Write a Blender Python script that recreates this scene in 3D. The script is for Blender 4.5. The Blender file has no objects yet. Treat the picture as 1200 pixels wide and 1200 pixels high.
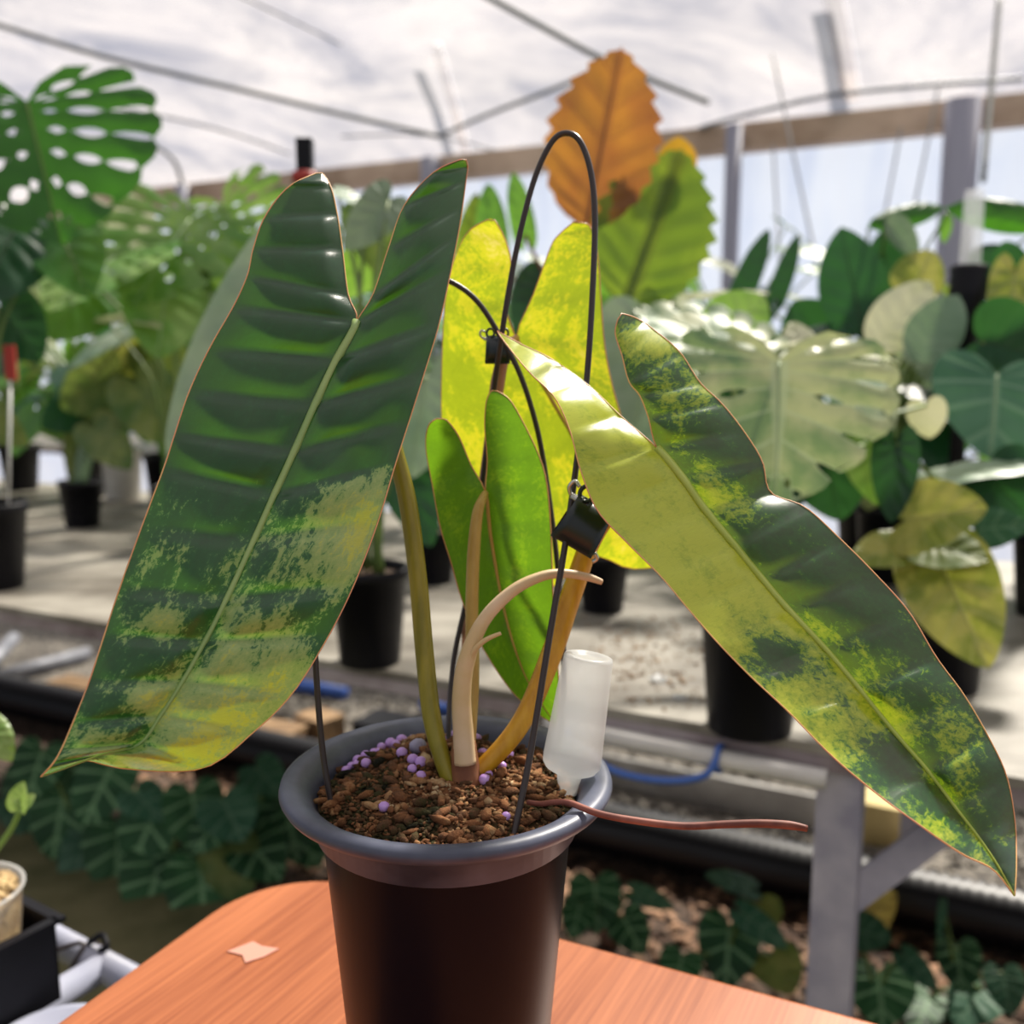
import bpy, bmesh, math, random
from mathutils import Vector, Matrix, noise
from mathutils.bvhtree import BVHTree
random.seed(7)
scene = bpy.context.scene
R = math.radians

# ------------------------------------------------------------------ camera
F = 1150.0                      # focal length in pixels of the 1200 px frame
PITCH = R(8.7)
CZ = 1.15
CAM = Vector((0, 0, CZ))
FWD = Vector((0, math.cos(PITCH), -math.sin(PITCH)))
UP = Vector((0, math.sin(PITCH), math.cos(PITCH)))
RIGHT = Vector((1, 0, 0))
cd = bpy.data.cameras.new('camera')
cam = bpy.data.objects.new('camera', cd)
scene.collection.objects.link(cam)
cam.location = CAM
cam.rotation_euler = (R(90) - PITCH, 0, 0)
cd.sensor_width = 36
cd.lens = 36 * F / 1200
cd.clip_start = 0.02
cd.dof.use_dof = True
cd.dof.focus_distance = 0.425
cd.dof.aperture_fstop = 7.2
scene.camera = cam

# ------------------------------------------------------------------ world, sun, exposure
SUN_STRENGTH = 9.5
SKY_STRENGTH = 0.44
w = bpy.data.worlds.new('world'); scene.world = w; w.use_nodes = True
nt = w.node_tree; nt.nodes.clear()
o_ = nt.nodes.new('ShaderNodeOutputWorld'); b_ = nt.nodes.new('ShaderNodeBackground')
tc = nt.nodes.new('ShaderNodeTexCoord'); nz = nt.nodes.new('ShaderNodeTexNoise')
mp = nt.nodes.new('ShaderNodeMapping'); mp.inputs['Scale'].default_value = (1, 1, 2.5)
cr = nt.nodes.new('ShaderNodeValToRGB')
nz.inputs['Scale'].default_value = 2.6; nz.inputs['Detail'].default_value = 6; nz.inputs['Roughness'].default_value = .55
cr.color_ramp.elements[0].position = .38; cr.color_ramp.elements[0].color = (.50, .55, .70, 1)
cr.color_ramp.elements[1].position = .62; cr.color_ramp.elements[1].color = (1.0, .97, .95, 1)
nt.links.new(tc.outputs['Generated'], mp.inputs[0]); nt.links.new(mp.outputs[0], nz.inputs['Vector'])
nt.links.new(nz.outputs['Fac'], cr.inputs[0]); nt.links.new(cr.outputs[0], b_.inputs['Color'])
b_.inputs['Strength'].default_value = SKY_STRENGTH
nt.links.new(b_.outputs[0], o_.inputs[0])

sd = bpy.data.lights.new('sun_offscreen', 'SUN'); so = bpy.data.objects.new('sun_offscreen', sd)
scene.collection.objects.link(so)
sd.energy = SUN_STRENGTH; sd.angle = R(5); sd.color = (1.0, .93, .82)
sun_from = Vector((0.55, 0.80, 1.05)).normalized()       # behind the plant, to the right, high up
so.rotation_euler = (-sun_from).to_track_quat('-Z', 'Y').to_euler()
so.location = (3, 4, 8)

scene.view_settings.view_transform = 'Standard'
scene.view_settings.look = 'None'
scene.view_settings.gamma = 1
scene.view_settings.exposure = 0.36
scene.view_settings.use_curve_mapping = False

# ------------------------------------------------------------------ geometry helpers
def ray(x, y): return FWD + RIGHT * ((x - 600) / F) + UP * ((600 - y) / F)
def px(x, y, d): return CAM + ray(x, y) * d               # point seen at x, y at camera depth d
def on_z(x, y, z):
    r = ray(x, y); return CAM + r * ((z - CZ) / r.z)
GA = R(27)                                                # the house runs at 27 degrees to the view
EU = Vector((math.cos(GA), -math.sin(GA), 0)); EV = Vector((math.sin(GA), math.cos(GA), 0))
def uv(u, v, z): return EU * u + EV * v + Vector((0, 0, z))
def on_v(x, y, v):
    r = ray(x, y); return CAM + r * ((v - CAM.dot(EV)) / r.dot(EV))
EAVE_V, EAVE_Z, SLOPE = 5.65, 2.42, math.tan(R(20))
def on_roof(x, y, off=0.03):
    n = (Vector((0, 0, 1)) + EV * SLOPE)
    p0 = uv(0, EAVE_V, EAVE_Z - off); r = ray(x, y)
    return CAM + r * ((p0 - CAM).dot(n) / r.dot(n))

C = scene.collection
class MB:
    def __init__(s): s.v = []; s.f = []; s.uv = None; s.at = {}
    def box(s, c, ax, ay, az):
        i = len(s.v)
        for sx in (-1, 1):
            for sy in (-1, 1):
                for sz in (-1, 1): s.v.append(c + ax * sx + ay * sy + az * sz)
        for q in ((0,1,3,2),(4,6,7,5),(0,4,5,1),(2,3,7,6),(0,2,6,4),(1,5,7,3)): s.f.append([i + k for k in q])
        return s
    def abox(s, x0, x1, y0, y1, z0, z1):
        return s.box(Vector(((x0+x1)/2,(y0+y1)/2,(z0+z1)/2)), Vector(((x1-x0)/2,0,0)), Vector((0,(y1-y0)/2,0)), Vector((0,0,(z1-z0)/2)))
    def tube(s, pts, rad, n=8, sub=4, smooth=True, cap=True):
        pts = [Vector(p) for p in pts]
        if not hasattr(rad, '__len__'): rad = [rad] * len(pts)
        if smooth and len(pts) > 2: pts, rad = spline(pts, rad, sub)
        i0 = len(s.v); m = len(pts); fr = None
        for k, p in enumerate(pts):
            t = (pts[min(k+1, m-1)] - pts[max(k-1, 0)]).normalized()
            if fr is None:
                a = Vector((0,0,1)) if abs(t.z) < .9 else Vector((1,0,0)); fr = (a - t * a.dot(t)).normalized()
            else: fr = (fr - t * fr.dot(t)).normalized()
            g = t.cross(fr)
            for j in range(n):
                an = 2 * math.pi * j / n
                s.v.append(p + (fr * math.cos(an) + g * math.sin(an)) * rad[k])
        for k in range(m - 1):
            for j in range(n):
                a = i0 + k * n + j; b = i0 + k * n + (j + 1) % n
                s.f.append([a, b, b + n, a + n])
        if cap:
            s.f.append([i0 + j for j in range(n)][::-1]); s.f.append([i0 + (m-1) * n + j for j in range(n)])
        return s
    def lathe(s, prof, c=Vector((0,0,0)), n=32, axis=None, close=False):
        i0 = len(s.v); m = len(prof)
        az = Vector((0,0,1)) if axis is None else axis.normalized()
        ax = Vector((1,0,0)); ax = (ax - az * ax.dot(az)).normalized(); ay = az.cross(ax)
        for r, z in prof:
            for j in range(n):
                an = 2 * math.pi * j / n
                s.v.append(c + ax * (r * math.cos(an)) + ay * (r * math.sin(an)) + az * z)
        for k in range(m if close else m - 1):
            k2 = (k + 1) % m
            for j in range(n):
                s.f.append([i0 + k*n + j, i0 + k*n + (j+1) % n, i0 + k2*n + (j+1) % n, i0 + k2*n + j])
        return s
    def build(s, name, mat, parent=None, smooth=True, loc=None):
        me = bpy.data.meshes.new(name)
        base = Vector(loc) if loc is not None else (parent_loc(parent) if parent is not None else Vector((0,0,0)))
        me.from_pydata([v - base for v in s.v], [], s.f)
        if s.uv:
            l = me.uv_layers.new(name='UVMap'); d = [0.0] * (2 * len(me.loops))
            for i, lp in enumerate(me.loops):
                u_ = s.uv[lp.vertex_index]; d[2*i] = u_[0]; d[2*i+1] = u_[1]
            l.data.foreach_set('uv', d)
        for k, vals in s.at.items():
            a = me.attributes.new(k, 'FLOAT', 'POINT'); a.data.foreach_set('value', vals)
        if smooth: me.polygons.foreach_set('use_smooth', [True] * len(me.polygons))
        me.materials.append(mat); me.update()
        o = bpy.data.objects.new(name, me); C.objects.link(o)
        if parent is not None: o.parent = parent
        elif loc is not None: o.location = base
        return o
def parent_loc(p):
    t = Vector((0,0,0))
    while p is not None: t += p.location; p = p.parent
    return t
def spline(pts, rad, sub):
    P = []; Q = []; m = len(pts)
    for i in range(m - 1):
        p0 = pts[max(i-1,0)]; p1 = pts[i]; p2 = pts[i+1]; p3 = pts[min(i+2,m-1)]
        for k in range(sub):
            t = k / sub
            P.append(cr4(p0,p1,p2,p3,t)); Q.append(rad[i] + (rad[i+1]-rad[i]) * t)
    P.append(pts[-1]); Q.append(rad[-1]); return P, Q
def cr4(p0,p1,p2,p3,t):
    return 0.5 * ((2*p1) + (p2-p0)*t + (2*p0-5*p1+4*p2-p3)*t*t + (3*p1-p0-3*p2+p3)*t*t*t)
def tag(o, label=None, cat=None, group=None, kind=None):
    if label: o['label'] = label
    if cat: o['category'] = cat
    if group: o['group'] = group
    if kind: o['kind'] = kind
    return o
def thing(name, label, cat, loc, group=None):
    o = bpy.data.objects.new(name, None); C.objects.link(o); o.location = loc; o.empty_display_size = .02
    return tag(o, label, cat, group)

# ------------------------------------------------------------------ materials
def lin(r, g, b):
    f = lambda c: (c/255/12.92) if c/255 <= .04045 else ((c/255+.055)/1.055)**2.4
    return (f(r), f(g), f(b), 1)
class NT:
    def __init__(s, name):
        s.m = bpy.data.materials.new(name); s.m.use_nodes = True; s.t = s.m.node_tree; s.t.nodes.clear()
        s.out = s.t.nodes.new('ShaderNodeOutputMaterial')
    def n(s, typ, ins=None, **kw):
        nd = s.t.nodes.new('ShaderNode' + typ)
        for k, v in kw.items(): setattr(nd, k, v)
        for k, v in (ins or {}).items():
            if hasattr(v, 'is_output'): s.t.links.new(v, nd.inputs[k])
            else: nd.inputs[k].default_value = v
        return nd
    def noise(s, vec, scale, detail=3, rough=.55, dist=0):
        return s.n('TexNoise', {'Vector': vec, 'Scale': scale, 'Detail': detail, 'Roughness': rough, 'Distortion': dist}).outputs['Fac']
    def ramp(s, fac, stops, interp='LINEAR'):
        r = s.n('ValToRGB', {'Fac': fac}); r.color_ramp.interpolation = interp
        e = r.color_ramp.elements
        while len(e) < len(stops): e.new(.5)
        for i, (p, c) in enumerate(stops): e[i].position = p; e[i].color = c
        return r.outputs['Color']
    def math(s, op, a, b=0.0, c=0.0, clamp=False):
        return s.n('Math', {0: a, 1: b, 2: c}, operation=op, use_clamp=clamp).outputs[0]
    def mix(s, fac, a, b):
        nd = s.t.nodes.new('ShaderNodeMix'); nd.data_type = 'RGBA'
        for k, v in ((0, fac), (6, a), (7, b)):
            if hasattr(v, 'is_output'): s.t.links.new(v, nd.inputs[k])
            else: nd.inputs[k].default_value = v
        return nd.outputs[2]
    def vmap(s, vec, scale=(1,1,1), loc=(0,0,0), rot=(0,0,0)):
        return s.n('Mapping', {'Vector': vec, 'Scale': scale, 'Location': loc, 'Rotation': rot}).outputs[0]
    def bump(s, h, strength=.3, dist=.01):
        return s.n('Bump', {'Height': h, 'Strength': strength, 'Distance': dist}).outputs[0]
    def end(s, sh): s.t.links.new(sh, s.out.inputs[0]); return s.m

def plain(name, col, rough=.5, metal=0, spec=.5, col2=None, scale=20, bump=0, stretch=(1,1,1), lo=.35, hi=.65, detail=4, coat=0):
    m = NT(name); tc = m.n('TexCoord').outputs['Object']; v = m.vmap(tc, stretch)
    nz = m.noise(v, scale, detail)
    c = m.ramp(nz, [(lo, col), (hi, col2)]) if col2 else col
    ins = {'Base Color': c, 'Roughness': rough, 'Metallic': metal, 'Specular IOR Level': spec, 'Coat Weight': coat}
    if bump: ins['Normal'] = m.bump(nz, bump)
    return m.end(m.n('BsdfPrincipled', ins).outputs[0])

def leaf_mat(name, base, alt, scale=14, lo=.45, hi=.6, trans=(.3,.5,.04,1), tf=.35, rough=.4, vein=None, nv=9, vw=.10, mid=.05, hold=.6):
    m = NT(name); tx = m.n('TexCoord'); inf = m.n('ObjectInfo').outputs['Random']
    off = m.math('MULTIPLY', inf, 7.0); comb = m.n('CombineXYZ', {0: off, 1: off, 2: off}).outputs[0]
    vec = m.n('VectorMath', {0: tx.outputs['Object'], 1: comb}, operation='ADD').outputs[0]
    c = m.ramp(m.noise(vec, scale, 4, .6), [(lo, base), (hi, alt)])
    sp = m.n('SeparateXYZ', {0: tx.outputs['UV']})
    if vein:
        pp = m.math('PINGPONG', m.math('MULTIPLY', sp.outputs[1], float(nv)), .5)   # 0 at a vein
        vn = m.math('LESS_THAN', pp, vw)
        md = m.math('LESS_THAN', sp.outputs[0], mid)
        c = m.mix(m.math('MULTIPLY', m.math('MAXIMUM', vn, md), hold), c, vein)
    val = m.n('HueSaturation', {'Color': c, 'Value': m.math('MULTIPLY_ADD', inf, .5, .75)}).outputs[0]
    nb = m.bump(m.math('PINGPONG', m.math('MULTIPLY', sp.outputs[1], float(nv)), .5), .25, .004)
    p = m.n('BsdfPrincipled', {'Base Color': val, 'Roughness': rough, 'Specular IOR Level': .36, 'Normal': nb}).outputs[0]
    tcol = m.mix(.55, val, trans)
    t = m.n('BsdfTranslucent', {'Color': tcol}).outputs[0]
    return m.end(m.n('MixShader', {0: tf, 1: p, 2: t}).outputs[0])

def main_leaf_mat(name, ramp, trans, tf, rough=.24, n1=1.3, n2=1.3, vein=None, nv=1.0):
    m = NT(name); tx = m.n('TexCoord')
    vg = m.n('Attribute', attribute_name='vg').outputs['Fac']
    sp = m.n('SeparateXYZ', {0: tx.outputs['UV']})
    v1 = m.vmap(tx.outputs['UV'], (2.2, 1.1, 1)); v2 = m.vmap(tx.outputs['UV'], (7, 6.5, 1))
    a = m.math('MULTIPLY', m.math('SUBTRACT', m.noise(v1, 1.4, 5, .62, .3), .5), n1)
    b = m.math('MULTIPLY', m.math('SUBTRACT', m.noise(v2, 2.2, 6, .75, .6), .5), n2)
    val = m.math('ADD', m.math('ADD', vg, a), b, clamp=True)
    c = m.ramp(val, ramp)
    fine = m.noise(m.vmap(tx.outputs['UV'], (3, 60, 1)), 3, 3)
    c = m.n('HueSaturation', {'Color': c, 'Value': m.math('MULTIPLY_ADD', fine, .5, .76)}).outputs[0]
    ed = m.n('Attribute', attribute_name='ed').outputs['Fac']
    p = m.n('BsdfPrincipled', {'Base Color': c, 'Roughness': rough, 'Specular IOR Level': .6, 'Coat Weight': .08, 'Coat Roughness': .12,
            'Normal': m.bump(fine, .10, .001)}).outputs[0]
    tcol = m.mix(.5, c, trans)
    t = m.n('BsdfTranslucent', {'Color': tcol}).outputs[0]
    return m.end(m.n('MixShader', {0: tf, 1: p, 2: t}).outputs[0])

def film_mat(name, transp, col, col2, dirt=3.0, stretch=(1,1,1), tl=.5):
    m = NT(name); tc = m.n('TexCoord').outputs['Object']
    nz = m.noise(m.vmap(tc, stretch), dirt, 9, .68, .6)
    c = m.ramp(nz, [(.36, col2), (.60, col)])
    d = m.n('BsdfDiffuse', {'Color': c}).outputs[0]
    t = m.n('BsdfTranslucent', {'Color': c}).outputs[0]
    dt = m.n('MixShader', {0: tl, 1: d, 2: t}).outputs[0]
    tr = m.n('BsdfTransparent', {'Color': (1,1,1,1)}).outputs[0]
    f = m.math('MULTIPLY_ADD', nz, .5, transp - .25, clamp=True)
    return m.end(m.n('MixShader', {0: f, 1: dt, 2: tr}).outputs[0])

M = {}
M['film'] = film_mat('roof_film', .64, (.80,.76,.77,1), (.20,.21,.28,1), .9, (1,1.6,1), .75)
M['wallfilm'] = film_mat('wall_film', .28, (.46,.52,.64,1), (.34,.40,.54,1), 1.6, (3,3,.6), .72)
M['eave'] = plain('eave_beam', lin(150,125,105), .8, col2=lin(205,180,160), scale=3)
M['steel'] = plain('grey_steel', lin(150,152,160), .5, .2, col2=lin(110,112,120), scale=12)
M['pale'] = plain('pale_bar', lin(215,215,222), .6)
M['wallpost'] = plain('wall_post', lin(140,140,154), .6)
M['cable'] = plain('cable', lin(88,92,88), .6)
M['string'] = plain('string', lin(150,150,150), .8)
M['benchtop'] = plain('bench_sheet', lin(92,86,76), .55, col2=lin(150,145,134), scale=5, bump=.15, stretch=(1,2.2,1), lo=.36, hi=.62, detail=8)
M['rail'] = plain('rusty_rail', lin(112,96,98), .6, .1, col2=lin(168,158,160), scale=9, bump=.1)
M['post'] = plain('painted_post', lin(150,148,166), .6, .05, col2=lin(198,194,204), scale=10, bump=.1)
M['wood'] = None
M['ground'] = plain('soil', lin(48,38,33), .95, col2=lin(120,98,82), scale=30, bump=.5, lo=.4, hi=.68)
M['gravel'] = plain('gravel', lin(70,66,62), .9, col2=lin(168,160,148), scale=60, bump=.6, lo=.4, hi=.66)
M['moss_kerb'] = plain('mossy_concrete', lin(82,82,48), .9, col2=lin(116,110,76), scale=8, bump=.2)
M['black'] = plain('black_plastic', lin(6,6,14), .5, col2=lin(11,11,20), scale=10, spec=.25)
M['blackrib'] = plain('black_corrugated', lin(14,15,22), .45)
M['white_pvc'] = plain('white_pvc', lin(225,222,215), .4, col2=lin(196,192,186), scale=10)
M['grey_pvc'] = plain('grey_pvc', lin(146,150,170), .45, col2=lin(170,172,186), scale=8)
M['blue'] = plain('blue_string', lin(70,105,180), .6)
M['bluepaint'] = plain('blue_rod', lin(70,110,200), .5)
M['yellowbox'] = plain('cream_card', lin(222,200,135), .7, col2=lin(205,182,120), scale=6)
M['brown_wood'] = plain('old_timber', lin(95,72,52), .8, col2=lin(170,138,100), scale=6, stretch=(1,8,8))
M['soil_top'] = plain('pot_soil', lin(45,34,28), .95, col2=lin(105,82,62), scale=90, bump=.6)
M['wire'] = plain('brown_coated_wire', lin(50,40,38), .35, spec=.5)
M['clip'] = plain('dark_green_clip', lin(10,26,28), .3, spec=.6)
M['metal'] = plain('spring_metal', lin(200,198,190), .25, .9)
M['root'] = plain('aerial_root', lin(104,52,42), .6, col2=lin(150,88,72), scale=60)
M['petiole'] = plain('petiole_olive', lin(118,112,26), .4, col2=lin(150,138,40), scale=30, stretch=(4,4,.6))
M['petiole_orange'] = plain('petiole_amber', lin(186,128,16), .38, col2=lin(212,160,36), scale=30, stretch=(4,4,.6))
M['petiole_tan'] = plain('petiole_tan', lin(170,136,62), .45, col2=lin(190,160,84), scale=30, stretch=(4,4,.6))
M['petiole_brown'] = plain('petiole_brown', lin(150,96,62), .5, col2=lin(172,120,80), scale=30)
M['cataphyll'] = plain('cataphyll', lin(205,176,128), .5, col2=lin(222,192,160), scale=30)
M['sheath'] = plain('brown_sheath', lin(120,72,48), .6, col2=lin(160,108,72), scale=60)
M['margin'] = plain('leaf_margin', lin(228,178,112), .4, col2=lin(214,140,104), scale=20)
M['midrib'] = plain('midrib_green', lin(128,158,92), .4, col2=lin(150,172,104), scale=20)
M['midrib_y'] = plain('midrib_lime', lin(160,176,70), .4, col2=lin(176,188,90), scale=20)
M['purple'] = plain('purple_bead', lin(176,128,205), .35, col2=lin(200,165,224), scale=40)
M['greybead'] = plain('grey_bead', lin(150,145,170), .4)
M['moss_cup'] = plain('sphagnum', lin(130,102,66), .9, col2=lin(190,164,118), scale=80, bump=.6)
M['stem_green'] = plain('stem_green', lin(120,150,60), .45)
M['bgstem'] = plain('bg_stem', lin(84,110,48), .5, col2=lin(112,132,62), scale=9)
M['bgstem_red'] = plain('bg_stem_brown', lin(110,72,50), .5)
M['rib_pale'] = plain('rib_pale', lin(150,172,130), .5)
M['rib_yel'] = plain('rib_yellow', lin(170,170,90), .5)
M['rib_dark'] = plain('rib_dark', lin(34,62,36), .5)
M['red'] = plain('red_plastic', lin(160,44,34), .5)
M['white_label'] = plain('white_label', lin(225,225,222), .5)
M['tape'] = plain('tape_residue', lin(196,140,122), .6)

# laminate
m = NT('wood_laminate'); tx = m.n('TexCoord').outputs['Object']
ROTG = R(62)
txr = m.vmap(tx, rot=(0,0,-ROTG))
g1 = m.noise(m.vmap(txr, (3, 120, 1)), 2.5, 4, .6)
g2 = m.noise(m.vmap(txr, (1.2, 10, 1)), 2.0, 3)
c1 = m.ramp(m.math('ADD', m.math('MULTIPLY', g1, .6), m.math('MULTIPLY', g2, .4)), [(.34, lin(130,66,36)), (.66, lin(180,108,66))])
M['wood'] = m.end(m.n('BsdfPrincipled', {'Base Color': c1, 'Roughness': m.math('MULTIPLY_ADD', g2, .2, .28), 'Specular IOR Level': .5}).outputs[0])
# frosted plastic
def plastic(name, col, rough, tf, tr):
    m = NT(name)
    p = m.n('BsdfPrincipled', {'Base Color': col, 'Roughness': rough}).outputs[0]
    t = m.n('BsdfTranslucent', {'Color': col}).outputs[0]
    a = m.n('MixShader', {0: tf, 1: p, 2: t}).outputs[0]
    x = m.n('BsdfTransparent', {}).outputs[0]
    return m.end(m.n('MixShader', {0: tr, 1: a, 2: x}).outputs[0])
M['frost'] = plastic('frosted_plastic', (.76,.78,.79,1), .3, .5, .45)
M['clear'] = plastic('clear_plastic', (.8,.82,.85,1), .15, .3, .62)
M['clearcup'] = plastic('clear_cup', (.78,.78,.76,1), .2, .3, .5)

# leaves
LM = {}
LM['fresh'] = leaf_mat('leaf_fresh', (.045,.17,.035,1), (.12,.30,.06,1), 9, .4,.65, (.28,.55,.03,1), .42, .38)
LM['freshdark'] = leaf_mat('leaf_fresh_dark', (.012,.075,.012,1), (.035,.15,.02,1), 7, .4,.65, (.12,.40,.01,1), .40, .45)
LM['freshpale'] = leaf_mat('leaf_fresh_pale', (.10,.27,.05,1), (.27,.42,.13,1), 10, .4,.62, (.4,.65,.05,1), .42, .38)
LM['dark'] = leaf_mat('leaf_dark', (.006,.040,.022,1), (.014,.066,.03,1), 8, .4,.6, (.08,.3,.03,1), .25, .36)
LM['olive'] = leaf_mat('leaf_olive', (.06,.13,.03,1), (.20,.24,.07,1), 12, .4,.6, (.3,.4,.05,1), .32, .4)
LM['grey'] = leaf_mat('leaf_grey', (.16,.26,.17,1), (.30,.38,.27,1), 7, .4,.65, (.3,.45,.15,1), .25, .42)
LM['pale'] = leaf_mat('leaf_pale', (.12,.23,.11,1), (.46,.50,.27,1), 10, .44,.60, (.5,.6,.15,1), .30, .46, vein=(.45,.55,.36,1), nv=8, vw=.05, mid=.04, hold=.5)
LM['cream'] = leaf_mat('leaf_cream', (.42,.46,.24,1), (.62,.62,.44,1), 8, .4,.6, (.7,.7,.3,1), .30, .4)
LM['yel'] = leaf_mat('leaf_yellow', (.20,.27,.04,1), (.50,.48,.12,1), 22, .42,.58, (.6,.6,.06,1), .35, .4, vein=(.55,.55,.25,1), nv=8, vw=.04, mid=.04, hold=.4)
LM['rust'] = leaf_mat('leaf_rust', (.19,.066,.036,1), (.40,.20,.04,1), 9, .38,.62, (.75,.28,.03,1), .42, .4, vein=(.14,.05,.04,1), nv=9, vw=.04, mid=.09, hold=.7)
LM['serr'] = leaf_mat('leaf_serrated_green', (.05,.15,.02,1), (.17,.28,.03,1), 12, .4,.62, (.4,.5,.02,1), .42, .4, vein=(.02,.06,.02,1), nv=9, vw=.012, mid=.12, hold=.8)
LM['amber'] = leaf_mat('leaf_amber', (.55,.28,.02,1), (.65,.36,.03,1), 10, .4,.6, (.9,.5,.02,1), .45, .4)
LM['velvet'] = leaf_mat('leaf_velvet', (.012,.060,.020,1), (.028,.11,.034,1), 8, .4,.6, (.03,.16,.03,1), .15, .55, vein=(.18,.34,.16,1), nv=6, vw=.10, mid=.07, hold=.9)
LM['velvetlight'] = leaf_mat('leaf_velvet_light', (.03,.11,.06,1), (.06,.16,.09,1), 8, .4,.6, (.1,.25,.06,1), .2, .5, vein=(.14,.26,.16,1), nv=6, vw=.09, mid=.06, hold=.7)
LM['litter'] = leaf_mat('leaf_dead_yellow', (.42,.30,.08,1), (.52,.40,.12,1), 10, .4,.6, (.5,.4,.05,1), .2, .5, vein=(.2,.13,.04,1), nv=7, vw=.06, mid=.05, hold=.6)
RA = [(.0, lin(8,50,36)), (.42, lin(14,68,42)), (.50, lin(58,108,56)), (.56, lin(128,154,88)), (.85, lin(152,168,100)), (1.0, lin(182,184,72))]
LM['A'] = main_leaf_mat('philodendron_leaf_dark', RA, (.20,.55,.005,1), .26)
RB = [(.0, lin(8,50,36)), (.42, lin(18,76,40)), (.50, lin(64,116,34)), (.57, lin(120,150,36)), (.75, lin(160,176,46)), (.97, lin(182,192,56))]
LM['B'] = main_leaf_mat('philodendron_leaf_lime', RB, (.40,.55,.01,1), .25)
RC = [(.0, lin(40,100,22)), (.45, lin(62,120,24)), (.55, lin(92,140,26)), (.8, lin(126,158,34)), (1, lin(160,176,50))]
LM['Cc'] = main_leaf_mat('philodendron_leaf_green', RC, (.28,.50,.01,1), .55, .4)
RD = [(.0, lin(96,140,24)), (.42, lin(120,156,26)), (.50, lin(160,180,30)), (.60, lin(196,196,34)), (.85, lin(214,204,52)), (1, lin(232,214,120))]
LM['D'] = main_leaf_mat('philodendron_leaf_yellow', RD, (.62,.64,.02,1), .55, .4, 1.9, 1.6)

# ------------------------------------------------------------------ structure: ground, roof, wall
g = MB(); g.abox(-9, 9, -4, 12, -.05, 0)
tag(g.build('floor', M['ground'], None, False), kind='structure')
def uvbox(u0, u1, v0, v1, z0, z1):
    return MB().box(uv((u0+u1)/2, (v0+v1)/2, (z0+z1)/2), EU*((u1-u0)/2), EV*((v1-v0)/2), Vector((0,0,(z1-z0)/2)))
tag(uvbox(-6, 6, -3.5, 1.42, 0.001, .06).build('floor', M['moss_kerb'], None, False), kind='structure')
tag(uvbox(-6, 6, 2.08, 5.5, 0.001, .012).build('floor', M['gravel'], None, False), kind='structure')

def film_sheet(name, fn, na, nb, mat):
    b = MB()
    for i in range(na + 1):
        for j in range(nb + 1): b.v.append(fn(i / na, j / nb))
    for i in range(na):
        for j in range(nb):
            k = i * (nb + 1) + j; b.f.append([k, k+1, k+nb+2, k+nb+1])
    return tag(b.build(name, mat), kind='structure')
def roof_pt(a, b):
    u = -9 + 18 * a; v = EAVE_V - 11 * b
    z = EAVE_Z + (EAVE_V - v) * SLOPE if v > -2.2 else EAVE_Z + (EAVE_V + 2.2) * SLOPE - (-2.2 - v) * SLOPE
    z += .05 * noise.noise(Vector((u * .6, v * 1.6, 0))) - .05 * math.sin(math.pi * ((u / 1.8) % 1.0))
    return uv(u, v, z)
film_sheet('ceiling', roof_pt, 90, 40, M['film'])
def wall_pt(a, b):
    u = -9 + 18 * a; z = EAVE_Z * b
    return uv(u, EAVE_V + .03 * noise.noise(Vector((u * 1.5, z * 1.2, 3))) + .02 * math.sin(u * 9), z)
film_sheet('wall_back', wall_pt, 90, 12, M['wallfilm'])
film_sheet('wall_left', lambda a, b: uv(-8.95 + .03*noise.noise(Vector((a*20, b*4, 9))), EAVE_V - 11*a, EAVE_Z * b + (b * SLOPE * (min(11*a, 7.85) - max(0, 11*a - 7.85)))), 50, 10, M['wallfilm'])
tag(uvbox(-9, 9, EAVE_V - .16, EAVE_V - .04, EAVE_Z - .14, EAVE_Z + .0).build('trim_1', M['eave'], None, False), kind='structure')
k = 2
pA = on_v(857, 260, EAVE_V - .22); pB = on_v(1120, 260, EAVE_V - .22)
for p, r_ in ((pA, .045), (pB, .085), (on_v(505, 260, EAVE_V - .22), .06), (on_v(215, 260, EAVE_V-.22), .05)):
    q = Vector((p.x, p.y, 0)); MBp = MB().tube([q, q + Vector((0,0,EAVE_Z - .02))], r_, 10, smooth=False)
    tag(MBp.build('trim_%d' % k, M['wallpost']), kind='structure'); k += 1
tag(uvbox(-9, 9, EAVE_V - .10, EAVE_V - .06, 1.15, 1.19).build('trim_%d' % k, M['steel'], None, False), kind='structure'); k += 1
# roof bars and cables, following the slope
for pts, r_, mt in (([(-60,16),(0,30),(120,66),(260,100),(400,134),(515,160)], .014, 'cable'), ([(515,160),(570,135),(640,108),(712,78)], .012, 'cable'),
                    ([(560,-10),(640,34),(700,66),(760,92),(830,120)], .016, 'cable'), ([(270,-10),(330,18),(400,52)], .006, 'steel'),
                    ([(512,55),(530,118),(548,185)], .03, 'pale'), ([(975,-10),(985,40),(998,110)], .05, 'pale'),
                    ([(820,150),(900,128),(1000,108),(1200,92)], .012, 'steel'), ([(180,170),(205,190),(217,230)], .014, 'cable'),
                    ([(110,120),(250,150),(340,180)], .008, 'steel'), ([(400,160),(515,160),(640,196)], .006, 'steel')):
    P = [on_roof(x, y, (.05 + r_) if mt != 'pale' else -.16) for x, y in pts]
    tag(MB().tube(P, r_, 6).build('trim_%d' % k, M[mt]), kind='structure'); k += 1
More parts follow.
